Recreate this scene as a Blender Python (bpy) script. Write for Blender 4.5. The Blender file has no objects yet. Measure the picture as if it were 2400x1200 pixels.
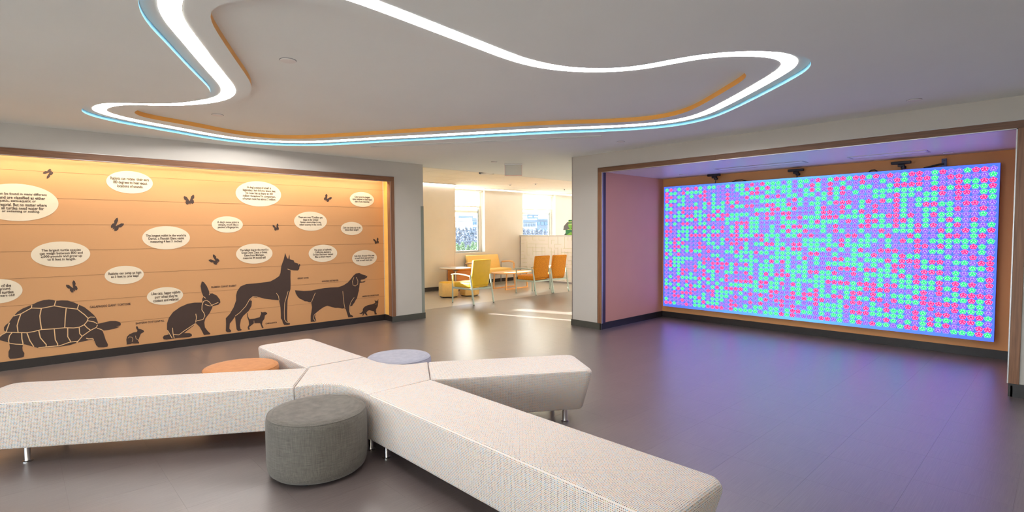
import bpy, bmesh, math, random
from mathutils import Vector, Matrix
from mathutils.geometry import tessellate_polygon
random.seed(7)
PI = math.pi
scene = bpy.context.scene
COL = scene.collection

# ------------------------------------------------------------------ camera
FPX, PITCH, ROLL, YAW, EYE = 1233.67, math.radians(-2.649), math.radians(-0.3192), math.radians(46.5718), 1.54
_F = Vector((math.cos(YAW)*math.cos(PITCH), math.sin(YAW)*math.cos(PITCH), math.sin(PITCH)))
_R0 = Vector((math.sin(YAW), -math.cos(YAW), 0)); _U0 = _R0.cross(_F)
_R = _R0*math.cos(ROLL) + _U0*math.sin(ROLL); _U = _U0*math.cos(ROLL) - _R0*math.sin(ROLL)
cam = bpy.data.cameras.new('camera'); cam.sensor_fit = 'HORIZONTAL'; cam.sensor_width = 36; cam.lens = 36*FPX/2400
cam.clip_start = .05; cam.clip_end = 2000
camo = bpy.data.objects.new('camera', cam); COL.objects.link(camo)
camo.matrix_world = Matrix(((_R.x, _U.x, -_F.x, 0), (_R.y, _U.y, -_F.y, 0), (_R.z, _U.z, -_F.z, EYE), (0, 0, 0, 1)))
scene.camera = camo
def ray(x, y): return _F + _R*((x-1200)/FPX) + _U*((600-y)/FPX)
def atz(x, y, z): d = ray(x, y); return Vector((0, 0, EYE)) + d*((z-EYE)/d.z)
def aty(x, y, Y): d = ray(x, y); return Vector((0, 0, EYE)) + d*(Y/d.y)
def atx(x, y, X): d = ray(x, y); return Vector((0, 0, EYE)) + d*(X/d.x)
def inview(p):
    d = Vector(p) - Vector((0, 0, EYE)); z = d.dot(_F)
    if z < .3: return 0
    x = 1200+FPX*d.dot(_R)/z; y = 600-FPX*d.dot(_U)/z
    return 1/(z*z) if -60 < x < 2460 and -60 < y < 1280 else 0

# ------------------------------------------------------------------ world, sun, exposure
world = bpy.data.worlds.new('world'); scene.world = world; world.use_nodes = True
bg = world.node_tree.nodes['Background']; bg.inputs[0].default_value = (.86, .93, 1, 1); bg.inputs[1].default_value = 5.0
sun = bpy.data.lights.new('sun', 'SUN'); sun.energy = 62; sun.angle = .009; sun.color = (1, .93, .82)
suno = bpy.data.objects.new('sun', sun); COL.objects.link(suno)
suno.rotation_euler = Vector((.30, -.92, -.27)).to_track_quat('-Z', 'Y').to_euler(); suno.location = (-20, 40, 20)
vs = scene.view_settings
vs.view_transform = 'Standard'; vs.look = 'None'; vs.exposure = .4; vs.gamma = 1; vs.use_curve_mapping = False

# ------------------------------------------------------------------ materials
def lin(r, g, b):
    f = lambda c: (c/255/12.92 if c/255 <= .04045 else ((c/255+.055)/1.055)**2.4)
    return (f(r), f(g), f(b), 1)
class N:
    def __init__(s, name):
        s.m = bpy.data.materials.new(name); s.m.use_nodes = True; s.t = s.m.node_tree; s.n = s.t.nodes; s.l = s.t.links
        s.b = s.n.get('Principled BSDF')
    def new(s, t, **k):
        o = s.n.new(t)
        for a, v in k.items(): setattr(o, a, v)
        return o
    def lk(s, a, b): s.l.new(a, b)
    def val(s, sock, v):
        if hasattr(v, 'bl_idname') or isinstance(v, bpy.types.NodeSocket): s.lk(v, sock)
        else: sock.default_value = v
    def math(s, op, a, b=0., c=0.):
        o = s.new('ShaderNodeMath', operation=op)
        for i, v in enumerate((a, b, c)): s.val(o.inputs[i], v)
        return o.outputs[0]
    def mix(s, f, a, b):
        o = s.new('ShaderNodeMix', data_type='RGBA')
        s.val(o.inputs[0], f); s.val(o.inputs[6], a); s.val(o.inputs[7], b)
        return o.outputs[2]
    def coord(s, which='Object', scale=(1, 1, 1)):
        t = s.new('ShaderNodeTexCoord'); m = s.new('ShaderNodeMapping'); m.inputs['Scale'].default_value = scale
        s.lk(t.outputs[which], m.inputs[0]); return m.outputs[0]
    def noise(s, co, scale=5, detail=3, rough=.5):
        o = s.new('ShaderNodeTexNoise'); s.lk(co, o.inputs['Vector']); o.inputs['Scale'].default_value = scale
        o.inputs['Detail'].default_value = detail; o.inputs['Roughness'].default_value = rough; return o.outputs[0]
    def ramp(s, f, stops):
        o = s.new('ShaderNodeValToRGB'); e = o.color_ramp.elements
        while len(e) < len(stops): e.new(.5)
        for i, (p, c) in enumerate(stops): e[i].position = p; e[i].color = c
        s.lk(f, o.inputs[0]); return o.outputs[0]
    def bump(s, h, strength=.2, dist=.002):
        o = s.new('ShaderNodeBump'); o.inputs['Strength'].default_value = strength; o.inputs['Distance'].default_value = dist
        s.lk(h, o.inputs['Height']); s.lk(o.outputs[0], s.b.inputs['Normal'])
def mat(name, c, rough=.6, metal=0., var=.05, vs=6., spec=.5, bump=0.):
    q = N(name); q.b.inputs['Roughness'].default_value = rough; q.b.inputs['Metallic'].default_value = metal
    q.b.inputs['Specular IOR Level'].default_value = spec
    n = q.noise(q.coord(), vs, 3)
    lo = tuple(x*(1-var) for x in c[:3])+(1,); hi = tuple(min(1, x*(1+var)) for x in c[:3])+(1,)
    q.lk(q.ramp(n, [(.3, lo), (.7, hi)]), q.b.inputs['Base Color'])
    if bump: q.bump(q.noise(q.coord(), 180, 2), bump, .001)
    return q.m
def emis(name, c, s):
    q = N(name); q.b.inputs['Base Color'].default_value = (.8, .8, .8, 1)
    q.b.inputs['Emission Color'].default_value = c; q.b.inputs['Emission Strength'].default_value = s; return q.m
def wood(name, a, b, axis, rough=.45):
    q = N(name); sc = [28, 28, 28]; sc[axis] = 1.2
    n = q.noise(q.coord('Object', sc), 2.2, 5, .6)
    q.lk(q.ramp(n, [(.3, a), (.7, b)]), q.b.inputs['Base Color']); q.b.inputs['Roughness'].default_value = rough
    q.bump(n, .08, .001); return q.m
M = {}
M['paint'] = mat('wall_paint', lin(193, 188, 180), .7, var=.015, vs=2, bump=.05)
M['ceil'] = mat('ceiling_paint', lin(236, 240, 236), .8, var=.012, vs=1.5)
M['cream'] = mat('lounge_paint', lin(230, 225, 216), .7, var=.02, vs=2)
M['tileceil'] = mat('acoustic_tile', lin(233, 228, 216), .9, var=.02, vs=40)
M['peach'] = mat('niche_paint', lin(218, 158, 138), .6, var=.02, vs=2)
M['orange'] = mat('orange_paint', lin(222, 158, 98), .6, var=.02, vs=2)
M['mural'] = mat('mural_vinyl', lin(194, 143, 95), .55, var=.015, vs=1.5)
M['bubble'] = mat('bubble_ink', lin(220, 204, 178), .55, var=.01)
M['ink'] = mat('dark_ink', lin(62, 44, 36), .55, var=.05)
M['inkline'] = mat('ruled_line_ink', lin(120, 84, 50), .55, var=.03)
M['lightline'] = mat('pale_outline_ink', lin(222, 180, 130), .55, var=.02)
M['blue'] = mat('blue_edge_paint', lin(92, 162, 190), .5, var=.02)
M['orng'] = mat('orange_edge_paint', lin(250, 182, 86), .5, var=.02)
M['base'] = mat('rubber_base', lin(38, 33, 31), .42, var=.08, vs=10)
M['basegrey'] = mat('rubber_base_grey', lin(70, 70, 64), .42, var=.08, vs=10)
M['woodX'] = wood('walnut_along', lin(104, 68, 45), lin(140, 97, 66), 0)
M['woodY'] = wood('walnut_across', lin(92, 61, 41), lin(126, 87, 60), 1)
M['woodZ'] = wood('walnut_upright', lin(110, 73, 48), lin(148, 104, 72), 2)
M['oak'] = wood('light_oak', lin(212, 162, 106), lin(234, 188, 132), 0)
M['alu'] = mat('brushed_aluminium', lin(176, 172, 170), .35, .9, .05, 20)
M['chrome'] = mat('chrome', lin(208, 204, 204), .14, 1., .02, 8)
M['black'] = mat('black_plastic', lin(22, 20, 26), .45, var=.1)
M['white'] = mat('white_plastic', lin(232, 230, 226), .5, var=.01)
M['bluebracket'] = mat('blue_bracket', lin(50, 62, 104), .4, var=.05)
M['purplejamb'] = mat('anodised_jamb', lin(66, 50, 72), .4, .1, .05)
M['guard'] = mat('corner_guard', lin(132, 137, 128), .4, var=.02)
M['sage'] = mat('sage_metal', lin(178, 190, 178), .35, .2, .02)
M['yellow'] = mat('yellow_vinyl', lin(232, 184, 42), .45, var=.04, vs=9)
M['paleyellow'] = mat('pale_yellow_vinyl', lin(246, 206, 120), .45, var=.03, vs=9)
M['tan'] = mat('tan_vinyl', lin(226, 190, 126), .5, var=.05, vs=20)
M['green1'] = mat('leaf_green', lin(120, 196, 60), .5, var=.03)
M['green2'] = mat('deep_green', lin(24, 130, 66), .5, var=.03)
M['palegreen'] = mat('pale_green', lin(206, 232, 160), .5, var=.03)
M['grey'] = mat('slate_grey', lin(120, 122, 126), .5, var=.03)
M['darkgrey'] = mat('dark_grey', lin(70, 68, 64), .5, var=.03)
M['winframe'] = mat('window_frame', lin(226, 228, 226), .4, var=.01)
M['winedge'] = mat('window_gasket', lin(120, 140, 150), .4, var=.01)
M['led'] = emis('light_strip', (1, .965, .94, 1), 24.)
M['cove'] = emis('warm_cove', (1, .89, .68, 1), 56.)
M['tube'] = emis('white_cove', (1, .95, .9, 1), 6.)
def fab_orange():
    q = N('orange_weave'); n = q.noise(q.coord('Object'), 90, 3, .6)
    q.lk(q.ramp(n, [(.35, lin(196, 110, 4)), (.65, lin(244, 160, 30))]), q.b.inputs['Base Color']); q.b.inputs['Roughness'].default_value = .8; return q.m
M['orangeweave'] = fab_orange()
def fab_pouf(name, a, b):
    q = N(name); co = q.coord('Object')
    n1 = q.noise(q.coord('Object', (6, 6, 160)), 3, 4, .6); n2 = q.noise(q.coord('Object', (110, 110, 5)), 3, 4, .6)
    s = q.math('ADD', q.math('MULTIPLY', n1, .5), q.math('MULTIPLY', n2, .5))
    q.lk(q.ramp(s, [(.38, a), (.62, b)]), q.b.inputs['Base Color']); q.b.inputs['Roughness'].default_value = .75
    q.b.inputs['Sheen Weight'].default_value = .15; q.bump(s, .3, .002); return q.m
M['poufgrey'] = fab_pouf('grey_weave', lin(82, 76, 69), lin(116, 110, 101))
M['pouforange'] = fab_pouf('orange_fabric', lin(186, 118, 60), lin(204, 136, 76))
M['poufblue'] = fab_pouf('blue_grey_fabric', lin(150, 152, 168), lin(172, 172, 184))
def fab_bench():
    # off-white weave with little leaf-shaped dots, one per cell, in mixed colours
    q = N('dotted_bench_fabric'); P = 1/.0088
    uv = q.new('ShaderNodeUVMap'); mp = q.new('ShaderNodeMapping'); mp.inputs['Scale'].default_value = (P, P, 1); q.lk(uv.outputs[0], mp.inputs[0])
    sep = q.new('ShaderNodeSeparateXYZ'); q.lk(mp.outputs[0], sep.inputs[0]); u, v = sep.outputs[0], sep.outputs[1]
    cu, cv = q.math('FLOOR', u), q.math('FLOOR', v)
    x = q.math('SUBTRACT', q.math('SUBTRACT', u, cu), .5); y = q.math('SUBTRACT', q.math('SUBTRACT', v, cv), .5)
    sg = q.math('SUBTRACT', q.math('MULTIPLY', q.math('PINGPONG', q.math('ADD', cu, cv), 1.), 2.), 1.)
    a = q.math('ADD', x, q.math('MULTIPLY', y, sg)); b = q.math('SUBTRACT', x, q.math('MULTIPLY', y, sg))
    d = q.math('ADD', q.math('POWER', q.math('MULTIPLY', a, 1/.51), 2.), q.math('POWER', q.math('MULTIPLY', b, 1/.30), 2.))
    msk = q.math('LESS_THAN', d, 1.)
    cmb = q.new('ShaderNodeCombineXYZ'); q.lk(cu, cmb.inputs[0]); q.lk(cv, cmb.inputs[1])
    big = q.noise(cmb.outputs[0], .21, 2, .5)
    wn = q.new('ShaderNodeTexWhiteNoise', noise_dimensions='2D'); q.lk(cmb.outputs[0], wn.inputs['Vector'])
    sel = q.math('ADD', q.math('MULTIPLY', wn.outputs[0], .75), q.math('MULTIPLY', q.math('SUBTRACT', big, .5), 1.1))
    r = q.new('ShaderNodeValToRGB'); e = r.color_ramp; e.interpolation = 'CONSTANT'
    st = [(0, lin(96, 146, 172)), (.2, lin(150, 146, 84)), (.33, lin(190, 126, 78)), (.5, lin(62, 48, 58)), (.74, lin(140, 84, 60))]
    while len(e.elements) < len(st): e.elements.new(.5)
    for i, (p, c) in enumerate(st): e.elements[i].position = p; e.elements[i].color = c
    q.lk(sel, r.inputs[0])
    q.lk(q.mix(msk, lin(225, 213, 204), r.outputs[0]), q.b.inputs['Base Color'])
    q.b.inputs['Roughness'].default_value = .8; q.b.inputs['Sheen Weight'].default_value = .2
    return q.m
M['bench'] = fab_bench()
def floor_mat(name, a, b, rough, ior):
    q = N(name)
    n1 = q.noise(q.coord('Object', (1.6, 130, 1)), 2, 5, .7); n2 = q.noise(q.coord('Object', (.7, .7, .7)), 2, 2)
    s = q.math('ADD', q.math('MULTIPLY', n1, .8), q.math('MULTIPLY', n2, .2))
    q.lk(q.ramp(s, [(.34, a), (.66, b)]), q.b.inputs['Base Color'])
    q.b.inputs['Roughness'].default_value = rough; q.b.inputs['IOR'].default_value = ior
    q.b.inputs['Coat Weight'].default_value = 1; q.b.inputs['Coat Roughness'].default_value = .33; q.b.inputs['Coat IOR'].default_value = 2.0
    q.bump(n1, .06, .0012); return q.m
M['floor'] = floor_mat('streaked_dark_vinyl', lin(86, 75, 74), lin(122, 108, 105), .42, 1.5)
M['floor2'] = floor_mat('streaked_tan_vinyl', lin(164, 154, 142), lin(188, 178, 166), .36, 1.5)
M['joint'] = mat('floor_joint', lin(96, 84, 82), .5)
def led_screen(w, h, cols, rows):
    # flower-grid animation on the LED wall: pentagons in three colours with pale rims and five pale dots
    q = N('led_wall_picture')
    uv = q.new('ShaderNodeUVMap'); sep = q.new('ShaderNodeSeparateXYZ'); q.lk(uv.outputs[0], sep.inputs[0])
    U, V = sep.outputs[0], sep.outputs[1]
    u = q.math('MULTIPLY_ADD', U, cols+.5, -.25); v = q.math('MULTIPLY_ADD', V, rows+1.0, -.62)
    cu, cv = q.math('FLOOR', u), q.math('FLOOR', v)
    inside = q.math('MULTIPLY', q.math('MULTIPLY', q.math('GREATER_THAN', u, 0), q.math('LESS_THAN', u, cols)), q.math('MULTIPLY', q.math('GREATER_THAN', v, 0), q.math('LESS_THAN', v, rows)))
    x = q.math('MULTIPLY', q.math('SUBTRACT', q.math('SUBTRACT', u, cu), .5), 1.0); y = q.math('SUBTRACT', q.math('SUBTRACT', q.math('SUBTRACT', v, cv), .5), -.03)
    pent = None; dots = None
    for k in range(5):
        a = -PI/2 + k*2*PI/5
        t = q.math('ADD', q.math('MULTIPLY', x, math.cos(a)), q.math('MULTIPLY', y, math.sin(a)))
        pent = t if pent is None else q.math('MAXIMUM', pent, t)
        dx = q.math('SUBTRACT', x, .235*math.cos(a)); dy = q.math('SUBTRACT', y, .235*math.sin(a))
        # petals stretched along the tangent
        ta = q.math('ADD', q.math('MULTIPLY', dx, -math.sin(a)), q.math('MULTIPLY', dy, math.cos(a)))
        ra = q.math('ADD', q.math('MULTIPLY', dx, math.cos(a)), q.math('MULTIPLY', dy, math.sin(a)))
        e = q.math('ADD', q.math('POWER', q.math('MULTIPLY', ta, 1/.105), 2.), q.math('POWER', q.math('MULTIPLY', ra, 1/.062), 2.))
        dots = e if dots is None else q.math('MINIMUM', dots, e)
    cell = q.new('ShaderNodeCombineXYZ'); q.lk(cu, cell.inputs[0]); q.lk(cv, cell.inputs[1])
    wn = q.new('ShaderNodeTexWhiteNoise', noise_dimensions='2D'); q.lk(cell.outputs[0], wn.inputs['Vector'])
    cl = q.noise(cell.outputs[0], .34, 2)
    sel = q.math('ADD', q.math('MULTIPLY', wn.outputs[0], .8), q.math('MULTIPLY', cl, .45))
    sel = q.math('ADD', sel, q.math('MULTIPLY', q.math('ABSOLUTE', q.math('SUBTRACT', U, .5)), .16))
    r = q.new('ShaderNodeValToRGB'); r.color_ramp.interpolation = 'CONSTANT'; e = r.color_ramp.elements; e.new(.5)
    e[0].position = 0; e[0].color = (0, .62, .11, 1); e[1].position = .57; e[1].color = (.19, .065, .55, 1); e[2].position = .84; e[2].color = (.92, 0, .11, 1)
    q.lk(sel, r.inputs[0])
    # blue ground, cyan toward the middle of the picture
    du = q.math('ABSOLUTE', q.math('SUBTRACT', U, .48)); gr = q.math('SUBTRACT', 1., q.math('MULTIPLY', du, 2.1))
    gn = q.noise(uv.outputs[0], 3.2, 2); gf = q.math('ADD', q.math('MULTIPLY', gr, .8), q.math('MULTIPLY', q.math('SUBTRACT', gn, .5), .9))
    ground = q.ramp(gf, [(.05, (.06, .14, .72, 1)), (.4, (.09, .27, .75, 1)), (.8, (.11, .40, .78, 1))])
    # darker wedges between flowers
    wedge = q.math('GREATER_THAN', pent, .47)
    ground = q.mix(q.math('MULTIPLY', q.math('MULTIPLY', wedge, inside), .35), ground, (.015, .07, .7, 1))
    rim = q.math('MULTIPLY', q.math('LESS_THAN', pent, .445), inside); core = q.math('MULTIPLY', q.math('LESS_THAN', pent, .412), inside)
    c = q.mix(rim, ground, (.44, .40, .62, 1))
    c = q.mix(core, c, r.outputs[0])
    pale = q.mix(.5, r.outputs[0], (.75, .72, .5, 1))
    c = q.mix(q.math('MULTIPLY', q.math('LESS_THAN', dots, 1.), core), c, pale)
    q.b.inputs['Base Color'].default_value = (.01, .01, .012, 1); q.b.inputs['Roughness'].default_value = .5
    sp = q.new('ShaderNodeSeparateColor'); q.lk(c, sp.inputs[0]); cb = q.new('ShaderNodeCombineColor')
    q.lk(sp.outputs[0], cb.inputs[0]); q.lk(sp.outputs[1], cb.inputs[1]); q.lk(q.math('MULTIPLY', sp.outputs[2], 1.7), cb.inputs[2])
    q.lk(cb.outputs[0], q.b.inputs['Emission Color']); q.b.inputs['Emission Strength'].default_value = 1.22
    return q.m
M['led_wall'] = led_screen(1, 1, 56, 31)
def shade_mat():
    q = N('roller_shade'); q.b.inputs['Base Color'].default_value = lin(250, 246, 236); q.b.inputs['Roughness'].default_value = .8
    t = q.new('ShaderNodeBsdfTranslucent'); t.inputs[0].default_value = lin(252, 248, 238)
    mx = q.new('ShaderNodeMixShader'); mx.inputs[0].default_value = .6; o = q.n['Material Output']
    q.lk(q.b.outputs[0], mx.inputs[1]); q.lk(t.outputs[0], mx.inputs[2]); q.lk(mx.outputs[0], o.inputs[0]); return q.m
M['shade'] = shade_mat()
def glass_mat():
    q = N('window_glass'); t = q.new('ShaderNodeBsdfTransparent'); t.inputs[0].default_value = (.96, .98, .98, 1)
    g = q.new('ShaderNodeBsdfGlossy'); g.inputs[1].default_value = .02; mx = q.new('ShaderNodeMixShader'); mx.inputs[0].default_value = .05; q.lk(t.outputs[0], mx.inputs[1]); q.lk(g.outputs[0], mx.inputs[2])
    q.lk(mx.outputs[0], q.n['Material Output'].inputs[0]); return q.m
M['glass'] = glass_mat()
def acrylic():
    q = N('clear_acrylic'); q.b.inputs['Base Color'].default_value = lin(232, 228, 216); q.b.inputs['Roughness'].default_value = .25
    q.b.inputs['Alpha'].default_value = .75; return q.m
M['acrylic'] = acrylic()
def panel_mat():
    q = N('woven_line_panel'); co = q.coord('Object')
    q.b.inputs['Roughness'].default_value = .3
    q.lk(q.ramp(q.noise(co, 3, 2), [(.3, lin(243, 241, 234)), (.7, lin(248, 246, 240))]), q.b.inputs['Base Color']); return q.m
M['panel'] = panel_mat()
M['panelline'] = mat('panel_line', lin(214, 217, 178), .5, var=.03)
M['asphalt'] = mat('asphalt', lin(104, 108, 112), .9, var=.12, vs=.05)
M['bwhite'] = mat('pale_cladding', lin(150, 160, 168), .7, var=.02, vs=.2)
M['bblue'] = mat('blue_glazing', lin(74, 108, 142), .25, var=.06, vs=.3)
M['bgrey'] = mat('grey_cladding', lin(96, 112, 130), .6, var=.05, vs=.3)
M['twig'] = mat('bare_twigs_hazed', lin(112, 122, 138), .9, var=.2, vs=1)  # paled and blued to put distance haze into the colour
M['leaf'] = mat('evergreen_leaf', lin(104, 128, 98), .9, var=.3, vs=2)
M['trunk'] = mat('bark', lin(92, 80, 70), .9, var=.2, vs=2)

# ------------------------------------------------------------------ mesh helpers
class B:
    def __init__(s): s.v = []; s.f = []
    def add(s, v, f): o = len(s.v); s.v += [tuple(p) for p in v]; s.f += [tuple(i+o for i in q) for q in f]; return s
    def box(s, x0, x1, y0, y1, z0, z1):
        return s.add([(x0,y0,z0),(x1,y0,z0),(x1,y1,z0),(x0,y1,z0),(x0,y0,z1),(x1,y0,z1),(x1,y1,z1),(x0,y1,z1)],
                     [(0,3,2,1),(4,5,6,7),(0,1,5,4),(1,2,6,5),(2,3,7,6),(3,0,4,7)])
    def lathe(s, prof, c=(0,0,0), n=32):
        v = []; f = []
        for r, z in prof:
            for k in range(n): a = 2*PI*k/n; v.append((c[0]+r*math.cos(a), c[1]+r*math.sin(a), c[2]+z))
        for i in range(len(prof)-1):
            for k in range(n): f.append((i*n+k, i*n+(k+1) % n, (i+1)*n+(k+1) % n, (i+1)*n+k))
        f.append(tuple(range(n-1, -1, -1))); f.append(tuple((len(prof)-1)*n+k for k in range(n)))
        return s.add(v, f)
    def tube(s, pts, r, n=8, ry=None):
        ry = ry or r; pts = [Vector(p) for p in pts]; v = []; f = []
        for i, p in enumerate(pts):
            d = (pts[min(i+1, len(pts)-1)]-pts[max(i-1, 0)]).normalized()
            a = d.cross(Vector((0, 0, 1)) if abs(d.z) < .9 else Vector((1, 0, 0))).normalized(); b = d.cross(a)
            for k in range(n): t = 2*PI*(k+.5)/n; v.append(p+a*(r*math.cos(t))+b*(ry*math.sin(t)))
        for i in range(len(pts)-1):
            for k in range(n): f.append((i*n+k, i*n+(k+1) % n, (i+1)*n+(k+1) % n, (i+1)*n+k))
        f.append(tuple(range(n-1, -1, -1))); f.append(tuple((len(pts)-1)*n+k for k in range(n)))
        return s.add(v, f)
    def prism(s, poly, z0, z1):
        n = len(poly); v = [(x, y, z0) for x, y in poly]+[(x, y, z1) for x, y in poly]
        f = [tuple(range(n-1, -1, -1)), tuple(range(n, 2*n))]+[(i, (i+1) % n, n+(i+1) % n, n+i) for i in range(n)]
        return s.add(v, f)
    def obj(s, name, m, parent=None, bev=0, seg=2, smooth=False, loc=None):
        me = bpy.data.meshes.new(name); me.from_pydata(s.v, [], s.f); me.update()
        b = bmesh.new(); b.from_mesh(me)
        if bev:
            bmesh.ops.bevel(b, geom=[e for e in b.edges if e.calc_face_angle(0) > .5], offset=bev, segments=seg, affect='EDGES', profile=.5)
        bmesh.ops.recalc_face_normals(b, faces=b.faces); b.to_mesh(me); b.free()
        if smooth:
            for p in me.polygons: p.use_smooth = True
            me.set_sharp_from_angle(angle=math.radians(38))
        return link(name, me, m, parent, loc)
def link(name, me, m, parent=None, loc=None):
    for q in (m if isinstance(m, list) else [m]): me.materials.append(q)
    o = bpy.data.objects.new(name, me); COL.objects.link(o)
    if parent: o.parent = parent
    if loc: o.location = loc
    return o
def tag(o, label, cat=None, group=None, kind=None):
    o['label'] = label
    if cat: o['category'] = cat
    if group: o['group'] = group
    if kind: o['kind'] = kind
    return o
def thing(name, label, cat, loc=(0, 0, 0), rz=0, group=None):
    o = bpy.data.objects.new(name, None); COL.objects.link(o); o.location = loc; o.rotation_euler = (0, 0, rz); o.empty_display_size = .1
    return tag(o, label, cat, group)
def struct(o, label): return tag(o, label, None, None, 'structure')
def copy_tree(root, loc, rz, label=None, group=None):
    r = root.copy(); COL.objects.link(r); r.location = loc; r.rotation_euler = (0, 0, rz)
    if label: r['label'] = label
    if group: r['group'] = group
    for ch in list(root.children):
        c = ch.copy(); COL.objects.link(c); c.parent = r
        for g in list(ch.children): d = g.copy(); COL.objects.link(d); d.parent = c
    return r
def flat(name, loops, conv, m, parent=None):
    """filled polygon (first loop outer, others holes) of 2-D points; conv maps a 2-D point to 3-D"""
    L3 = [[Vector((p[0], p[1], 0)) for p in lp] for lp in loops]
    tri = tessellate_polygon(L3); pts = [p for lp in loops for p in lp]
    me = bpy.data.meshes.new(name); me.from_pydata([conv(p) for p in pts], [], [tuple(t) for t in tri]); me.update()
    return link(name, me, m, parent)
def boxuv(o):
    me = o.data; uv = me.uv_layers.new(name='UVMap')
    for p in me.polygons:
        n = p.normal; a = max(range(3), key=lambda i: abs(n[i]))
        for li in p.loop_indices:
            c = me.vertices[me.loops[li].vertex_index].co
            uv.data[li].uv = (c.y, c.z) if a == 0 else (c.x, c.z) if a == 1 else (c.x, c.y)
def spline(pts, n=6, closed=True):
    out = []; L = len(pts)
    for i in range(L if closed else L-1):
        p0, p1, p2, p3 = (pts[(i+k) % L] if closed else pts[min(max(i+k, 0), L-1)] for k in (-1, 0, 1, 2))
        for j in range(n):
            t = j/n
            out.append(tuple(.5*(2*p1[a]+(p2[a]-p0[a])*t+(2*p0[a]-5*p1[a]+4*p2[a]-p3[a])*t*t+(3*p1[a]-p0[a]-3*p2[a]+p3[a])*t**3) for a in (0, 1)))
    return out

# ------------------------------------------------------------------ room dimensions (metres)
C = 2.736; YL = 7.897; YM = 8.232; XE = 5.31; XR = 6.617; XN = 8.44; YR = 5.56; ZN = 2.456; ZB = .102
NY0, NY1 = .34, 4.96              # niche opening
LZ = 2.82; YW = 12.05; YLF = 8.75  # lounge
XMIN, YMIN = -4.6, -4.6

# ------------------------------------------------------------------ floor
fl = B().box(XMIN, 12.4, YMIN, YLF, -.2, -.0012).obj('floor', M['joint']); struct(fl, 'dark streaked vinyl tile floor of the lobby')
TX, TY, GAP = .4755, .456, .00028
ftm = B().box(GAP, TX-GAP, GAP, TY-GAP, -.0012, 0)
tilemesh = bpy.data.meshes.new('floor_tile'); tilemesh.from_pydata(ftm.v, [], ftm.f); tilemesh.update(); tilemesh.materials.append(M['floor'])
cells = []; ix = math.floor((XMIN-3.98)/TX)
for i in range(ix, 20):
    for j in range(math.floor((YMIN-.62)/TY), 19):
        x, y = 3.98+i*TX, .62+j*TY
        if x+TX > 12.4 or y+TY > YLF+.45 or x < XMIN or y < YMIN: continue
        w = inview((x+TX/2, y+TY/2, 0))
        if x > XR and (y > YLF-.01 or (x > XN+.1 and y < YR-.6)): w = 0
        if y > YL+.4 and x < XE: w = 0
        cells.append((w, x, y))
cells.sort(reverse=True)
for k, (w, x, y) in enumerate(cells[:300]):
    o = bpy.data.objects.new('floor_tile', tilemesh); COL.objects.link(o); o.parent = fl; o.location = (x, y, 0)
rest = B()
for w, x, y in cells[300:]: rest.box(x+GAP, x+TX-GAP, y+GAP, min(y+TY, YLF)-GAP, -.0012, 0)
ro = rest.obj('floor_tiles_beyond', M['floor'], fl); ro['kind'] = 'stuff'
fl2 = B().box(2.0, 17.5, YLF, YW+.3, -.2, .0005).obj('floor_lounge', M['floor2']); struct(fl2, 'light tan vinyl floor of the lounge beyond the opening')

# ------------------------------------------------------------------ main ceiling with stepped cloud recess
A_ = lambda q: (160+q[0]/3.3333, q[1]/3.3333)
B_ = lambda q: (1300+q[0]/3.529, 60+q[1]/3.529)
E_ = lambda q: (800+q[0]/3.75, 280+q[1]/3.75)
C_ = lambda q: (660+q[0]/3, q[1]/3)
D1, D2 = .031, .046
outer_px = [A_(q) for q in [(540,50),(575,125),(640,215),(740,315),(850,435),(960,550),(1050,640),(1105,697),(1120,732),(1070,775),(950,797),(840,808),(700,813),(550,810),(450,806),(330,803),(250,808),(180,820),(120,835),(92,855),(105,880),(170,905),(300,940),(500,980),(700,1015),(900,1050),(1100,1085),(1350,1118),(1600,1135),(1800,1140),(2000,1138)]]
outer_px += [E_(q) for q in [(400,200),(800,180),(1200,158),(1600,137),(2000,118)]]
outer_px += [B_(q) for q in [(300,882),(600,868),(850,850),(1050,825),(1200,795),(1350,750),(1550,660),(1750,560),(1950,455),(2080,380),(2130,335),(2138,302),(2110,268),(2050,243),(1950,224),(1800,212),(1650,209),(1450,215),(1250,235),(1050,264),(850,306),(700,335),(550,352),(400,357),(250,352)]]
outer_px += [C_(q) for q in [(2050,478),(1900,455),(1750,415),(1600,355),(1400,275),(1200,195),(1000,115),(850,55)]]
outer = [tuple(atz(x, y, C)[:2]) for x, y in outer_px] + [(1.30, 2.46), (1.02, 2.48), (.80, 2.56), (.63, 2.70), (.53, 2.90), (.49, 3.12)]
inner_px = [A_(q) for q in [(1150,30),(1105,65),(1090,95),(1095,130),(1130,200),(1200,310),(1280,430),(1360,545),(1420,635),(1436,690),(1420,735),(1370,775),(1300,800),(1200,822),(1000,838),(800,846),(620,851),(530,858),(497,873),(520,895),(600,920),(800,955),(1000,990),(1200,1030),(1400,1062),(1600,1080),(1800,1085),(2000,1076)]]
inner_px += [E_(q) for q in [(400,128),(800,103),(1200,80),(1600,58),(2000,40)]]
inner_px += [B_(q) for q in [(300,810),(600,797),(800,780),(950,755),(1080,720),(1200,665),(1350,580),(1500,490),(1590,435),(1612,400),(1585,378),(1530,368),(1400,362),(1200,368),(1000,390)]]
inner_px += [C_(q) for q in [(2250,545),(2050,540),(1900,517),(1700,480),(1500,432),(1300,372),(1100,297),(900,220),(700,145)]]
inner = [tuple(atz(x, y, C+D1)[:2]) for x, y in inner_px] + [(1.30, 2.79), (1.12, 2.84), (.98, 2.95)]
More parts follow.
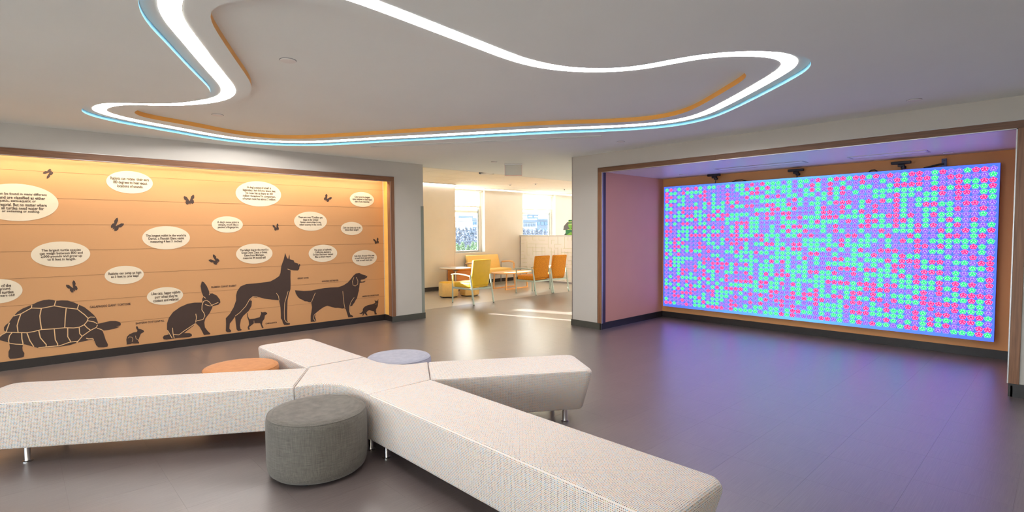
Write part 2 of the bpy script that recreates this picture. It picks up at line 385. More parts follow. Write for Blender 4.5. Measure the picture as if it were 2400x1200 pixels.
def smooth_loop(P, n, m=3):
    S = spline(P, 5); L = [0]
    for a, b in zip(S, S[1:]+S[:1]): L.append(L[-1]+math.dist(a, b))
    out = []; k = 0
    for i in range(n):
        t = L[-1]*i/n
        while L[k+1] < t: k += 1
        f = (t-L[k])/max(1e-9, L[k+1]-L[k]); a, b = S[k], S[(k+1) % len(S)]; out.append((a[0]+(b[0]-a[0])*f, a[1]+(b[1]-a[1])*f))
    for _ in range(m): out = [tuple((out[i-1][a]+2*out[i][a]+out[(i+1) % n][a])/4 for a in (0, 1)) for i in range(n)]
    return out
outer = smooth_loop(outer, 260, 5); inner = smooth_loop(inner, 220, 5)
def inset(P, d):
    n = len(P); sg = 1 if sum(P[i-1][0]*P[i][1]-P[i][0]*P[i-1][1] for i in range(n)) > 0 else -1; out = []
    for i in range(n):
        t = Vector((P[(i+1) % n][0]-P[i-1][0], P[(i+1) % n][1]-P[i-1][1])).normalized()
        out.append((P[i][0]-sg*t.y*d, P[i][1]+sg*t.x*d))
    return out
s_out = inset(outer, .082); s_in = inset(outer, .192)
rect = [(XMIN, YMIN), (12.4, YMIN), (12.4, 8.2), (XMIN, 8.2)]
ceil = flat('ceiling', [rect, outer], lambda p: (p[0], p[1], C), M['ceil']); struct(ceil, 'white plaster ceiling with a stepped cloud-shaped recess')
flat('recess_panel', [inset(outer, -.03), inner], lambda p: (p[0], p[1], C+D1), M['ceil'], ceil)
flat('inner_panel', [inset(inner, -.05)], lambda p: (p[0], p[1], C+D1+D2), M['ceil'], ceil)
def band(name, P, z0, z1, m, parent):
    n = len(P); b = B().add([(x, y, z0) for x, y in P]+[(x, y, z1) for x, y in P], [(i, (i+1) % n, n+(i+1) % n, n+i) for i in range(n)])
    o = b.obj(name, m, parent)
    for p in o.data.polygons: p.use_smooth = True
    return o
band('blue_edge', outer, C, C+D1, M['blue'], ceil); band('orange_edge', inner, C+D1, C+D1+D2, M['orng'], ceil)
n = len(s_out)
ls = thing('ceiling_light', 'winding white light strip let into the cloud-shaped ceiling recess', 'light', (2.5, 4.5, C))
o = B().add([(x-2.5, y-4.5, D1-.0008) for x, y in s_out]+[(x-2.5, y-4.5, D1-.0008) for x, y in s_in], [(i, (i+1) % n, n+(i+1) % n, n+i) for i in range(n)]).obj('diffuser', M['led'], ls)
for nm, P in (('trim_rim_outer', s_out), ('trim_rim_inner', s_in)):
    Q = inset(P, .004 if P is s_in else -.004)
    B().add([(x-2.5, y-4.5, D1-.0016) for x, y in P]+[(x-2.5, y-4.5, D1-.0016) for x, y in Q], [(i, (i+1) % n, n+(i+1) % n, n+i) for i in range(n)]).obj('trim_rim', M['white'], ls)
# structural slab so no light leaks in from above
struct(B().box(XMIN-.3, 17.8, YMIN-.3, YW+.5, 2.98, 3.1).obj('ceiling_slab', M['ceil']), 'roof slab above the ceilings')

# ------------------------------------------------------------------ left wall with mural recess
FX = 4.717; FW = .075; ZFo, ZFi = 2.475, 2.400; FL = -1.6
wallL = B().box(FX, XE, YL, YM+.35, 0, C+.2).obj('wall_left', M['paint']); struct(wallL, 'greige pier wall between the mural and the opening')
struct(B().box(FL-FW, FX, YL, YM-.02, ZFo, C+.2).obj('wall_left_header', M['paint']), 'greige wall above the animal mural')
struct(B().box(XMIN-.2, FL-FW, YL, YM+.35, 0, C+.2).obj('wall_left_end', M['paint']), 'greige wall on the far side of the mural')
struct(B().box(FL-FW, FX, YM, YM+.35, 0, C+.2).obj('wall_left_backing', M['paint']), 'wall carrying the animal mural')
B().box(FX-.0, FX+.02, YL+.12, YM, 0, 2.73).obj('recess_return', mat('return_paint_cove_lit', lin(238, 184, 96), .6), wallL).location.x = -.004  # paint brightened to carry the cove light falling on the return
bl = B().box(FL-FW, FX-.004, YM-.014, YM, 0, ZB).box(FX-.018, FX-.004, YL+.0, YM-.014, 0, ZB).obj('baseboard_left', M['base']); struct(bl, 'black rubber base along the mural recess')
bl2 = B().box(FX-.07, XE+.012, YL-.012, YL, 0, ZB).box(XE, XE+.012, YL, YM+.35, 0, ZB).obj('baseboard_left_pier', M['basegrey']); struct(bl2, 'dark rubber base on the pier beside the mural')
# walnut casing round the recess
tr = thing('trim_1', 'walnut casing framing the orange animal mural', None, (FX, YL, 0)); tr['kind'] = 'structure'
B().box(FL-FX, 0, -.016, .10, ZFi, ZFo).obj('head_casing', M['woodX'], tr, .002)
B().box(-FW+.006, 0, -.016, .10, ZB, ZFi).obj('jamb_casing', M['woodZ'], tr, .002)
B().box(FL-FX, 0, -.018, 0, ZFo, ZFo+.006).obj('metal_edge', M['alu'], tr)
B().box(FL-FX, -FW+.006, -.018, -.008, ZFi-.006, ZFi).obj('metal_edge', M['alu'], tr)
B().box(-FW, -FW+.006, -.018, -.008, ZB, ZFi).obj('metal_edge', M['alu'], tr)
# cove light behind the head casing
cv = thing('cove_light', 'warm linear light hidden behind the walnut head casing above the mural', 'light', (1.6, YL+.11, 2.445))
B().box(FL-1.6, FX-1.6-.03, -.012, .05, 0, .012).obj('housing', M['white'], cv)
cm = B().add([(FL-1.6+.02, .0, -.002), (FX-1.6-.035, .0, -.002), (FX-1.6-.035, .028, -.010), (FL-1.6+.02, .028, -.010)], [(3, 2, 1, 0)]).obj('lamp_lens', M['cove'], cv)

# ------------------------------------------------------------------ mural print
MU = thing('animal_mural', 'orange wall mural of dark animal silhouettes and oval fact bubbles', 'mural', (1.5, YM, 0))
def mp(p, d): w = aty(p[0], p[1], YM); return (w.x-1.5, -d, w.z)
B().box(FL-FW-1.5, FX-.02-1.5, -.0015, 0, ZB, C).obj('mural_sheet', M['mural'], MU)
for k in range(7):
    z = .42+k*.3085
    B().box(FL-1.5, 4.71-1.5, -.003, -.0015, z-.0013, z+.0013).obj('ruled_line', M['inkline'], MU)
def rg(ox, oy, s): return lambda q: (ox+q[0]/s, oy+q[1]/s)
R2, R4, R5 = rg(0, 600, 4.2857), rg(300, 560, 4.444), rg(600, 560, 5)
def sil(name, pts, lines, label, w=.0075):
    o = flat(name, [pts], lambda p: mp(p, .004), M['ink'], MU); o['label'] = label
    for ln in lines:
        P = [Vector(mp(p, .0062)) for p in ln]; L = []; Rr = []
        for i, p in enumerate(P):
            t = (P[min(i+1, len(P)-1)]-P[max(i-1, 0)]).normalized(); nn = Vector((t.z, 0, -t.x))*(w/2); L.append(p-nn); Rr.append(p+nn)
        n_ = len(P); B().add(L+Rr, [(i, i+1, n_+i+1, n_+i) for i in range(n_-1)]).obj('pale_outline', M['lightline'], o)
    return o
mm = lambda f, L: [f(q) for q in L]
tort = mm(R2, [(-30,838),(0,815),(45,770),(60,765),(40,745),(40,715),(60,690),(90,668),(115,630),(140,600),(175,560),(230,525),(320,490),(380,460),(440,442),(490,437),(530,440),(560,450),(620,445),(680,447),(740,465),(790,488),(850,515),(900,555),(940,590),(965,620),(980,655),(985,680),(1050,665),(1110,652),(1160,652),(1200,662),(1215,680),(1210,698),(1165,705),(1203,710),(1150,730),(1090,742),(1045,748),(1010,735),(1030,752),(1045,790),(1060,840),(1085,890),(1080,910),(1040,918),(990,918),(965,895),(950,855),(935,835),(870,850),(770,872),(700,895),(600,910),(480,918),(385,925),(340,912),(260,890),(232,885),(225,920),(228,950),(245,975),(240,1010),(225,1018),(150,1030),(100,1033),(85,1010),(85,960),(100,930),(95,890),(90,870),(0,845)])
tl = [[(0,800),(65,765),(180,768),(270,770),(340,758),(415,738),(520,732),(650,720),(740,722),(795,715),(845,690),(875,655),(885,625),(850,590),(775,533),(665,520),(545,500),(415,525),(315,522),(210,580),(140,602)],[(560,450),(545,500)],[(320,492),(315,522)],[(790,488),(775,533)],[(415,525),(400,600),(405,660),(418,738)],[(665,520),(655,620),(650,720)],[(210,580),(185,650),(172,700),(182,768)],[(885,625),(910,612),(955,615)],[(880,650),(940,660),(978,680)],[(845,690),(880,725),(910,745)],[(978,690),(970,715),(910,745),(825,805),(770,872)],[(60,765),(95,670)],[(120,770),(95,800),(85,850),(92,875),(160,885),(232,888)],[(218,770),(220,830),(232,885)],[(270,770),(300,850),(340,910)],[(390,750),(405,820),(465,890),(462,908)],[(545,735),(555,840),(580,885),(575,900)],[(680,722),(680,810),(710,858)],[(795,715),(800,780),(825,805)],[(385,920),(480,910),(600,900),(700,865),(780,855)],[(865,825),(890,832),(930,828),(940,840)],[(975,725),(1010,735),(1030,745)]]
sil('tortoise_silhouette', tort, [mm(R2, l) for l in tl], 'giant tortoise silhouette with pale shell lines', .009)
sil('small_rabbit_silhouette', mm(R2, [(1365,720),(1370,703),(1382,708),(1390,730),(1415,735),(1440,745),(1448,760),(1430,772),(1415,780),(1405,805),(1395,830),(1385,850),(1398,870),(1395,878),(1350,880),(1325,878),(1310,885),(1270,890),(1272,880),(1268,840),(1275,810),(1300,785),(1340,768),(1375,762),(1380,745),(1372,735)]), [mm(R2, [(1285,825),(1300,812),(1325,815),(1335,835),(1325,862)]), mm(R2, [(1360,800),(1366,830),(1385,840)])], 'small cottontail rabbit silhouette', .004)
sil('giant_rabbit_silhouette', mm(R4, [(768,442),(790,450),(820,490),(842,540),(848,570),(880,567),(925,590),(955,630),(962,660),(940,685),(880,700),(875,720),(850,770),(805,830),(795,870),(800,920),(830,960),(858,985),(850,995),(790,1000),(770,960),(745,915),(705,875),(680,905),(620,950),(585,980),(640,980),(662,990),(665,1010),(640,1022),(520,1032),(470,1040),(400,1048),(370,1045),(362,1025),(375,1005),(425,995),(405,940),(405,880),(425,820),(470,760),(540,710),(620,675),(690,663),(775,662),(772,625),(785,600),(765,550),(755,490)]),
    [mm(R4, l) for l in [[(705,780),(712,820),(702,870),(720,850),(780,840),(800,800),(790,770),(768,740),(770,690),(785,650),(815,638),(845,655),(870,690),(940,660)],[(802,682),(850,698),(880,695)],[(462,925),(468,985),(480,1035)],[(470,995),(530,998),(580,960),(700,880)],[(410,950),(460,1035)],[(785,600),(808,618)],[(845,585),(848,570)]]], 'sitting giant rabbit silhouette', .008)
dane = mm(R5, [(322,245),(335,190),(340,163),(352,195),(358,215),(376,236),(384,205),(390,178),(393,205),(394,238),(440,250),(450,275),(495,290),(515,295),(518,310),(508,325),(505,350),(490,370),(440,368),(405,360),(403,450),(405,530),(403,590),(385,640),(368,720),(364,850),(364,960),(375,975),(398,990),(395,1003),(370,1008),(330,1008),(315,985),(305,950),(290,930),(290,880),(285,800),(268,718),(200,712),(100,700),(30,680)]) + mm(R4, [(1340,612),(1300,605),(1268,638),(1290,645),(1285,700),(1255,750),(1200,800),(1175,840),(1165,900),(1170,935),(1185,945),(1175,955),(1145,958),(1130,940),(1120,860),(1115,806),(1085,850),(1060,880),(1055,935),(1075,955),(1068,970),(1035,972),(1018,960),(1020,880),(1018,825),(1060,780),(1100,710),(1125,640),(1125,590),(1135,545),(1170,495),(1230,470),(1330,462),(1430,450)]) + mm(R5, [(165,498),(220,470),(270,435),(285,400),(295,320),(312,270)])
sil('tall_dog_silhouette', dane, [mm(R5, l) for l in [[(237,635),(262,670),(270,720)],[(375,612),(355,680),(335,750),(330,850),(332,940),(350,970),(380,985)],[(368,352),(405,365)],[(500,292),(498,305)]]]+[mm(R4, [(1350,605),(1300,600),(1265,630),(1225,700),(1165,765),(1115,803)])], 'tall standing dog silhouette with pointed ears', .007)
sil('tiny_dog_silhouette', mm(R4, [(1238,770),(1245,772),(1250,810),(1265,835),(1320,828),(1370,815),(1385,780),(1383,757),(1398,765),(1430,760),(1448,770),(1450,780),(1425,795),(1420,830),(1400,860),(1395,890),(1412,925),(1395,928),(1382,895),(1375,877),(1310,878),(1290,895),(1260,920),(1270,942),(1250,945),(1245,920),(1260,890),(1255,850),(1242,815)]), [mm(R4, [(1310,850),(1312,878)])], 'tiny dog silhouette between the legs of the tall dog', .004)
ret = [(455,600),(560,610),(640,605),(720,590),(800,575),(880,568),(960,565),(1020,545),(1075,510),(1110,470),(1140,430),(1170,405),(1210,398),(1240,415),(1280,425),(1303,435),(1300,450),(1270,470),(1230,478),(1222,495),(1240,503),(1285,490),(1270,508),(1215,515),(1210,560),(1204,590),(1206,600),(1195,640),(1190,665),(1180,700),(1168,715),(1150,750),(1138,762),(1125,785),(1100,790),(1100,850),(1110,885),(1138,905),(1135,915),(1080,918),(1065,870),(1050,820),(1035,812),(1010,816),(960,806),(930,808),(890,798),(835,783),(790,800),(740,835),(700,870),(690,910),(705,960),(700,968),(640,972),(640,900),(650,840),(655,800),(645,740),(620,742),(600,732),(570,730),(540,712),(515,702),(490,680),(465,640)]
sil('long_haired_dog_silhouette', mm(R5, ret), [mm(R5, l) for l in [[(1145,450),(1128,500),(1135,540),(1160,552),(1190,530),(1192,490),(1172,447)],[(693,632),(670,685),(648,740)],[(1015,612),(1022,690),(1030,760),(1040,810)],[(1148,685),(1110,740),(1095,790),(1095,850),(1110,890)],[(1292,424),(1285,438)],[(720,855),(680,890),(672,935),(695,965)],[(1230,490),(1262,486)]]], 'long-haired dog silhouette with feathered tail', .007)
sil('cat_silhouette', mm(R5, [(1388,712),(1400,725),(1420,725),(1432,703),(1432,745),(1425,790),(1405,825),(1405,860),(1418,882),(1390,885),(1383,850),(1330,835),(1310,840),(1290,865),(1308,895),(1290,895),(1270,870),(1255,900),(1245,900),(1250,870),(1235,882),(1205,875),(1230,865),(1250,845),(1250,820),(1270,795),(1310,775),(1360,765),(1395,750)]), [mm(R5, [(1395,765),(1420,760)])], 'small walking cat silhouette', .004)
# butterflies
bf = [(0,-.1),(.06,.02),(.2,.34),(.42,.48),(.5,.36),(.46,.12),(.3,.0),(.4,-.12),(.36,-.34),(.2,-.42),(.06,-.28),(.03,-.42),(-.03,-.42),(-.06,-.28),(-.2,-.42),(-.36,-.34),(-.4,-.12),(-.3,.0),(-.46,.12),(-.5,.36),(-.42,.48),(-.2,.34),(-.06,.02)]
for px, py, s, sx, a in [(114,406,24,.62,2.2),(444,469,24,.85,.15),(273,528,31,.62,-.75),(170,673,27,.7,.55),(503,610,25,.62,-.5+1.4),(647,533,17,.66,.3),(767,465,17,.8,-.6),(882,565,15,.66,.3)]:
    ca, sa = math.cos(a), math.sin(a); P = []
    for x, y in bf: x *= sx*1.25; P.append((px+s*(x*ca-y*sa), py-s*(x*sa+y*ca)))
    flat('butterfly_silhouette', [P], lambda p: mp(p, .004), M['ink'], MU)
texts = []
def text(body, px0, px1, py0, py1, parent, d, bold=.02, name='lettering'):
    cu = bpy.data.curves.new(name, 'FONT'); cu.body = body; cu.size = 1; cu.align_x = 'CENTER'; cu.resolution_u = 2; cu.offset = bold; cu.space_line = .92
    o = bpy.data.objects.new(name, cu); COL.objects.link(o); texts.append((o, (px0+px1)/2, py0, py1, px1-px0, parent, d, name))
bubbles = [
 (-63,137,430.5,518,None,[('can be found in many different',109.5,455.5),('and are classified as either',106,463.5),('aquatic, semi-aquatic or',84.5,471.5),('terrestrial. But no matter where',109.5,480),('all turtles need water for',103,488),('or swimming or soaking.',93,496)]),
 (249,358,401,453.5,'Rabbits can rotate  their ears\n180 degrees to hear exact\nlocations of sounds.',(259,349,416,440)),
 (333,445,530,584.5,'The longest rabbit in the world is\nDarius, a Flemish Giant rabbit\nmeasuring 4 feet 3  inches!',(342,436,549,570)),
 (72,211.5,566,626,'The largest turtle species\ncan weigh between 800 and\n2,000 pounds and grow up\nto 8 feet in length.',(93,194,583,612)),
 (245,337,623,666,'Rabbits can jump as high\nas 3 feet in one leap!',(254,331,637,652)),
 (344,429,673,714,'Like cats, happy rabbits\npurr when they\'re\ncontent and relaxed.',(355,423,683,706)),
 (-62,53,654,711,None,[('of the',26,669),('ground.',25.7,677.3),('of turtles',31.8,684.8),('years old!',34.8,692.8)]),
 (552,658.5,425,484,'A dog\'s sense of smell is\nlegendary, but did you know that\nhis nose has as many as 300\nmillion receptors? In comparison,\na human nose has about 5 million.',(568,646,437,469)),
 (496,569,507,545.5,'A dog\'s nose print is\nunique, much like a\nperson\'s fingerprint.',(509,560,518,536)),
 (689,766,496,541,'There are over 75 million pet\ndogs in the United\nStates\u2014more than in any\nother country in the world.',(699,756,507,530)),
 (819.5,876.5,450,485,'Cats have the largest\neyes relative to their head\nsize of any mammal.',(826,871,459.5,476)),
 (798.5,849.5,520,551,'Cats can jump up to six\ntimes their length!',(803.5,845,531,542)),
 (553,638.5,571,618,'The tallest dog in the world a\nGreat Dane. Zeus, a Great\nDane from Michigan,\nmeasures 44 inches tall!',(562,629,583,606.5)),
 (723,790,573.5,614,'The town of Idyllwild,\nCalifornia elected a\nGolden Retriever named\nMax as their mayor!',(733,780,583,605)),
 (825,883,586,623,'Cats have 18 toes\u2014five toes\non each front paw and four\ntoes on each back paw.',(830,877,597,613)),
]
for x0, x1, y0, y1, body, tx in bubbles:
    w0, w1, w2, w3 = aty(x0, (y0+y1)/2, YM), aty(x1, (y0+y1)/2, YM), aty((x0+x1)/2, y0, YM), aty((x0+x1)/2, y1, YM)
    cx, cz, rx, rz = (w0.x+w1.x)/2, (w2.z+w3.z)/2, (w1.x-w0.x)/2, (w2.z-w3.z)/2
    o = flat('fact_bubble', [[(cx+rx*math.cos(2*PI*k/48), cz+rz*math.sin(2*PI*k/48)) for k in range(48)]], lambda p: (p[0]-1.5, -.004, p[1]), M['bubble'], MU)
    if body: text(body, *tx, o, .0062)
    else:
        for ln_, xr, yc in tx: text(ln_, xr-len(ln_)*3.85, xr, yc-3.6-(1.2 if 'g' in ln_ or 'q' in ln_ or 'y' in ln_ else 0)*0, yc+3.6, o, .0062)
for body, q in [('GALAPAGOS GIANT TORTOISE', (210, 306, 713.2, 718.6)), ('EASTERN COTTONTAIL', (318, 385, 752.4, 757)), ('FLEMISH GIANT RABBIT', (495, 554, 669, 673.4)), ('CHIHUAHUA', (622, 649, 755, 758.6)), ('GREAT DANE', (697, 723, 649.8, 653.6)), ('GOLDEN RETRIEVER', (754, 793, 656.3, 660)), ('AMERICAN SHORTHAIR', (848, 888, 691.3, 694.8))]:
    text(body, *q, MU, .0045, .022, 'name_lettering')
bpy.context.view_layer.update(); dg = bpy.context.evaluated_depsgraph_get()
for o, cx, y0, y1, w, parent, d, name in texts:
    me = bpy.data.meshes.new_from_object(o.evaluated_get(dg)); xs = [v.co.x for v in me.vertices]; ys = [v.co.y for v in me.vertices]
    ym = (y0+y1)/2; a, b = aty(cx-w/2, ym, YM), aty(cx+w/2, ym, YM); t, u = aty(cx, y0, YM), aty(cx, y1, YM)
    sx = (b.x-a.x)/(max(xs)-min(xs)); sy = (t.z-u.z)/(max(ys)-min(ys)); mx, my = (max(xs)+min(xs))/2, (max(ys)+min(ys))/2
    for v in me.vertices: v.co = ((a.x+b.x)/2-1.5+(v.co.x-mx)*sx, -d, (t.z+u.z)/2+(v.co.y-my)*sy)
    me.materials.clear(); bpy.data.objects.remove(o); link(name, me, M['ink'], parent)

# ------------------------------------------------------------------ right wall with LED niche
ZRo, ZRi = 2.515, 2.446; RW = .072
wr = B()
wr.box(XR, XR+.16, NY0-RW, NY1+RW, ZRo, C+.2)
wr.box(XR, XR+.16, NY1+RW, YR, 0, C+.2)
wr.box(XR, XR+.16, YMIN-.2, NY0-RW, 0, C+.2)
wr.box(XR+.16, XN+.15, NY1+.05, YR, 0, C+.2)
wallR = wr.obj('wall_right', M['paint']); struct(wallR, 'off white wall around the screen niche')
nw = B().box(XR+.03, XN, NY1+.03, NY1+.06, 0, ZN+.02).box(XR+.03, XN, NY0-.06, NY0-.03, 0, ZN+.02).obj('wall_niche_sides', M['peach']); struct(nw, 'peach side walls of the screen niche')
nb = B().box(XN, XN+.15, NY0-.1, NY1+.1, 0, C+.2).obj('wall_niche_back', M['orange']); struct(nb, 'orange back wall of the screen niche')
M['glossceil'] = mat('niche_gloss_white', lin(226, 222, 220), .38, var=.01, spec=.8)
nc = B().box(XR+.02, XN, NY0-.06, NY1+.06, ZN, ZN+.04).obj('ceiling_niche', M['glossceil']); struct(nc, 'white ceiling of the screen niche')
br = B().box(XR-.012, XR, NY1+.005, YR+.012, 0, ZB).box(XR-.012, XN+.15, YR, YR+.012, 0, ZB).obj('baseboard_right_pier', M['basegrey']); struct(br, 'dark rubber base on the pier beside the screen niche')
bn = B().box(XR-.012, XN, NY1+.016, NY1+.03, 0, ZB).box(XN-.014, XN, NY0-.03, NY1+.016, 0, ZB).box(XR-.012, XN, NY0-.03, NY0-.016, 0, ZB).box(XR-.012, XR, YMIN, NY0, 0, ZB+.02).obj('baseboard_niche', M['base']); struct(bn, 'black rubber base round the inside of the screen niche')
tr2 = thing('trim_2', 'walnut casing framing the screen niche', None, (XR, 0, 0)); tr2['kind'] = 'structure'
B().box(-.016, .08, NY0-RW, 3.149, ZRi, ZRo).obj('head_casing', M['woodY'], tr2, .002)
B().box(-.016, .08, 3.1505, NY1+RW, ZRi, ZRo).obj('head_casing', M['woodY'], tr2, .002)
B().box(-.016, .03, NY1, NY1+RW, ZB, ZRi).obj('jamb_casing', M['woodZ'], tr2, .002)
B().box(-.016, .03, NY0-RW, NY0, ZB+.02, ZRi).obj('jamb_casing', M['woodZ'], tr2, .002)
B().box(-.019, .01, NY0, NY1, ZRi-.008, ZRi).obj('metal_edge', M['alu'], tr2)
B().box(-.019, .01, NY1-.012, NY1, ZB, ZRi).obj('metal_edge', M['alu'], tr2)
B().box(-.019, .01, NY0, NY0+.009, ZB+.02, ZRi).obj('metal_edge', M['alu'], tr2)
B().box(-.018, 0, NY0-RW, NY1+RW, ZRo, ZRo+.005).obj('metal_edge', M['alu'], tr2)
B().box(-.018, 0, NY1+RW, NY1+RW+.004, ZB, ZRo).obj('metal_edge', M['alu'], tr2)
B().box(.03, .10, NY1+.005, NY1+.03, ZB, ZRi).obj('jamb_liner', M['purplejamb'], tr2)
# LED wall
XS = XN-.12
ySl, ySr, zSb, zSt = 4.898, .564, .212, 2.305
sc = thing('led_video_wall', 'large LED wall showing a grid of pink, green and purple flowers', 'screen', (XN, (ySl+ySr)/2, 0))
hw = (ySl-ySr)/2
B().box(XS-XN+.002, -.03, -hw, hw, zSb, zSt).obj('cabinet', M['bluebracket'], sc, .003)
B().box(-.03, 0, -hw+.3, hw-.3, zSb+.3, zSt-.3).obj('wall_mount', M['black'], sc)
me = bpy.data.meshes.new('display'); me.from_pydata([(XS-XN, hw, zSb), (XS-XN, -hw, zSb), (XS-XN, -hw, zSt), (XS-XN, hw, zSt)], [], [(0, 1, 2, 3)]); me.update()
uv = me.uv_layers.new(name='UVMap')
for i, c in enumerate([(0, 0), (1, 0), (1, 1), (0, 1)]): uv.data[i].uv = c
link('display', me, M['led_wall'], sc)
# depth sensors on the top edge of the screen
sens_lab = ['black bar sensor over the screen, nearest the pier with the corner guard', 'black bar sensor over the middle of the screen', 'black bar sensor over the screen beside the blue bracket']
for k, (px, py) in enumerate([(1673, 410.5), (1865, 399), (2112, 381.5)]):
    p = atx(px, py, XS-.02); z0 = zSt
    s = thing('depth_sensor', sens_lab[k], 'sensor', (XS+.03, p.y, z0), group='bar sensors above the screen')
    h = p.z-z0
    B().box(-.075, -.02, -.105, .105, h-.018, h+.018).obj('sensor_bar', M['black'], s, .008)
    B().box(-.06, -.005, -.035, .035, h-.05, h-.018).obj('neck', M['black'], s, .005)
    B().lathe([(.022, 0), (.03, .006), (.03, .03), (.02, .036)], (-.015, -.02, h-.075), 16).obj('clamp_knob', M['black'], s)
    B().tube([(-.015, -.02, h-.07), (-.012, -.01, .03), (0, 0, 0)], .006).obj('stem', M['darkgrey'], s)
p = atx(2213, 383, XS+.05)
s = thing('mounting_bracket', 'blue metal bracket with a cable standing above the screen', 'bracket', (XS+.05, p.y, zSt))
B().box(-.012, .012, -.025, .025, 0, p.z-zSt+.06).obj('bracket_plate', M['bluebracket'], s, .003)
B().lathe([(.008, 0), (.008, .004)], (-.014, 0, p.z-zSt+.03), 12).obj('bolt', M['black'], s)
B().tube([(-.01, .0, .04), (-.02, .05, .035), (-.01, .12, .02), (0, .2, .004)], .012).obj('cable', M['black'], s)
for px0, px1, py, lab in [(1715, 1748, 424, 'black cable looped over the screen edge between two bar sensors'), (2036, 2056, 400, 'short black cable with a plug lying on the screen edge')]:
    a, b = atx(px0, py, XS+.04), atx(px1, py, XS+.04); L = abs(a.y-b.y)
    tag(B().tube([(0, 0, .008), (0, -L*.3, .03), (0, -L*.7, .03), (0, -L, .008)], .008).obj('loose_cable', M['black'], None, loc=(XS+.05, a.y, zSt)), lab, 'cable')
# niche ceiling fittings
for (x0, x1, y0, y1), lab in [((7.62, 7.86, 2.45, 3.65), 'recessed linear fitting in the niche ceiling above the first sensors'), ((7.67, 7.93, 1.15, 1.95), 'recessed linear fitting in the niche ceiling above the blue bracket')]:
    t = thing('recessed_fitting', lab, 'light fitting', ((x0+x1)/2, (y0+y1)/2, ZN), group='recessed fittings in the niche')
    a, b = (x1-x0)/2, (y1-y0)/2
    B().box(-a, a, -b, -b+.02, -.006, 0).box(-a, a, b-.02, b, -.006, 0).box(-a, -a+.02, -b+.02, b-.02, -.006, 0).box(a-.02, a, -b+.02, b-.02, -.006, 0).obj('frame', M['alu'], t)
    B().box(-a+.02, a-.02, -b+.02, b-.02, -.003, 0).obj('lens', M['white'], t)
def cap(p, r, lab, m='white', grp='concealed sprinklers'):
    t = thing('concealed_sprinkler', lab, 'sprinkler', p, group=grp)
    B().lathe([(r, 0), (r, -.006), (r*.94, -.009), (r*.2, -.010)], n=28).obj('cover_plate', M[m], t)
    B().lathe([(r*1.07, 0), (r*1.07, -.002), (r*1.0, -.002)], n=28).obj('shadow_ring', M['grey'], t)
zi = C+D1+D2
cap(atz(675, 141, zi), .055, 'white round sprinkler plate inside the cloud recess, the larger of the two')
cap(atz(510, 269, zi), .055, 'white round sprinkler plate inside the cloud recess near the mural wall')
cap(atz(2143, 234, C), .055, 'white round sprinkler plate in the plaster ceiling before the niche casing')
cap(atz(1455, 332, C), .05, 'white round sprinkler plate in the plaster ceiling beside the slot diffuser')
cap(atz(1158, 379, C), .05, 'white round sprinkler plate in the plaster ceiling beside the exit sign')
cap(atz(1600, 409, ZN), .05, 'round sprinkler plate in the niche ceiling near its side wall')
cap(atz(2222, 357.5, ZN), .05, 'round sprinkler plate in the niche ceiling above the blue bracket')
# slot diffuser
a, b = atz(870, 344, C), atz(1410, 319, C); mid = (a+b)/2; L = (b-a).length/2; ang = math.atan2(b.y-a.y, b.x-a.x)
t = thing('slot_diffuser', 'long thin linear air slot in the ceiling beside the cloud recess', 'air vent', mid, ang)
for s_ in (-1, 1): B().box(-L, L, s_*.045-.008, s_*.045+.008, -.005, 0).obj('slot_rail', M['ceil'], t)
B().box(-L, L, -.006, .006, -.006, 0).obj('centre_blade', M['ceil'], t)
B().box(-L, L, -.037, -.006, -.001, 0).box(-L, L, .006, .037, -.001, 0).obj('slot_void', M['black'], t)
for u0, u1 in ((-.30, -.12), (.02, .1), (.42, .6)): B().box(L*u0, L*u1, .012, .03, -.003, -.001).obj('deflector', M['alu'], t)
# corner guards
tag(B().box(XE-.055, XE+.004, YL-.004, YL, ZB, 2.0).box(XE, XE+.004, YL, YL+.06, ZB, 2.0).obj('corner_guard', M['guard']), 'sage corner guard on the end of the pier beside the mural', 'corner guard')
tag(B().box(XR-.004, XR, YR-.01, YR+.004, ZB, C).box(XR, XR+.06, YR, YR+.004, ZB, C).obj('corner_guard', M['alu']), 'full-height metal corner guard on the pier beside the niche', 'corner guard')
# exit sign
ex = atz(1203, 384, C)
t = thing('exit_sign', 'clear edge-lit sign panel hanging from the ceiling in the opening', 'sign', ex, math.radians(-43.4))
B().box(-.16, .16, -.03, .03, -.025, 0).obj('canopy', M['white'], t, .004)
B().box(-.15, .15, -.006, .006, -.20, -.025).obj('clear_panel', M['acrylic'], t, .002)
B().box(-.153, -.147, -.008, .008, -.203, -.025).box(.147, .153, -.008, .008, -.203, -.025).box(-.15, .15, -.008, .008, -.206, -.198).obj('panel_rim', mat('pink_rim', lin(232, 178, 168), .4), t)

# ------------------------------------------------------------------ walls out of frame behind the camera, side windows added for fill daylight
def wall_with_windows(name, axis, pos, lo, hi, th, openings, ztop, m, label):
    """wall plane at y=pos (axis 'x') running lo..hi; openings (a,b,z0,z1)"""
    b = B(); xs = lo; s = 1 if th > 0 else -1
    def bx(a0, a1, z0, z1):
        if a1-a0 < 1e-4 or z1-z0 < 1e-4: return
        y0, y1 = sorted((pos, pos+th)); b.box(a0, a1, y0, y1, z0, z1)
    for a, c, z0, z1 in openings: bx(xs, a, 0, ztop); bx(a, c, 0, z0); bx(a, c, z1, ztop); xs = c
    bx(xs, hi, 0, ztop); return struct(b.obj(name, m), label)
struct(B().box(XMIN-.2, XR+.2, YMIN-.25, YMIN, 0, C+.3).obj('wall_rear', M['paint']), 'greige wall behind the viewpoint')
sideop = [(-3.9, -.9, .15, 2.6), (-.5, 2.5, .15, 2.6), (2.9, 5.9, .15, 2.6)]
bw = B(); y0 = YMIN
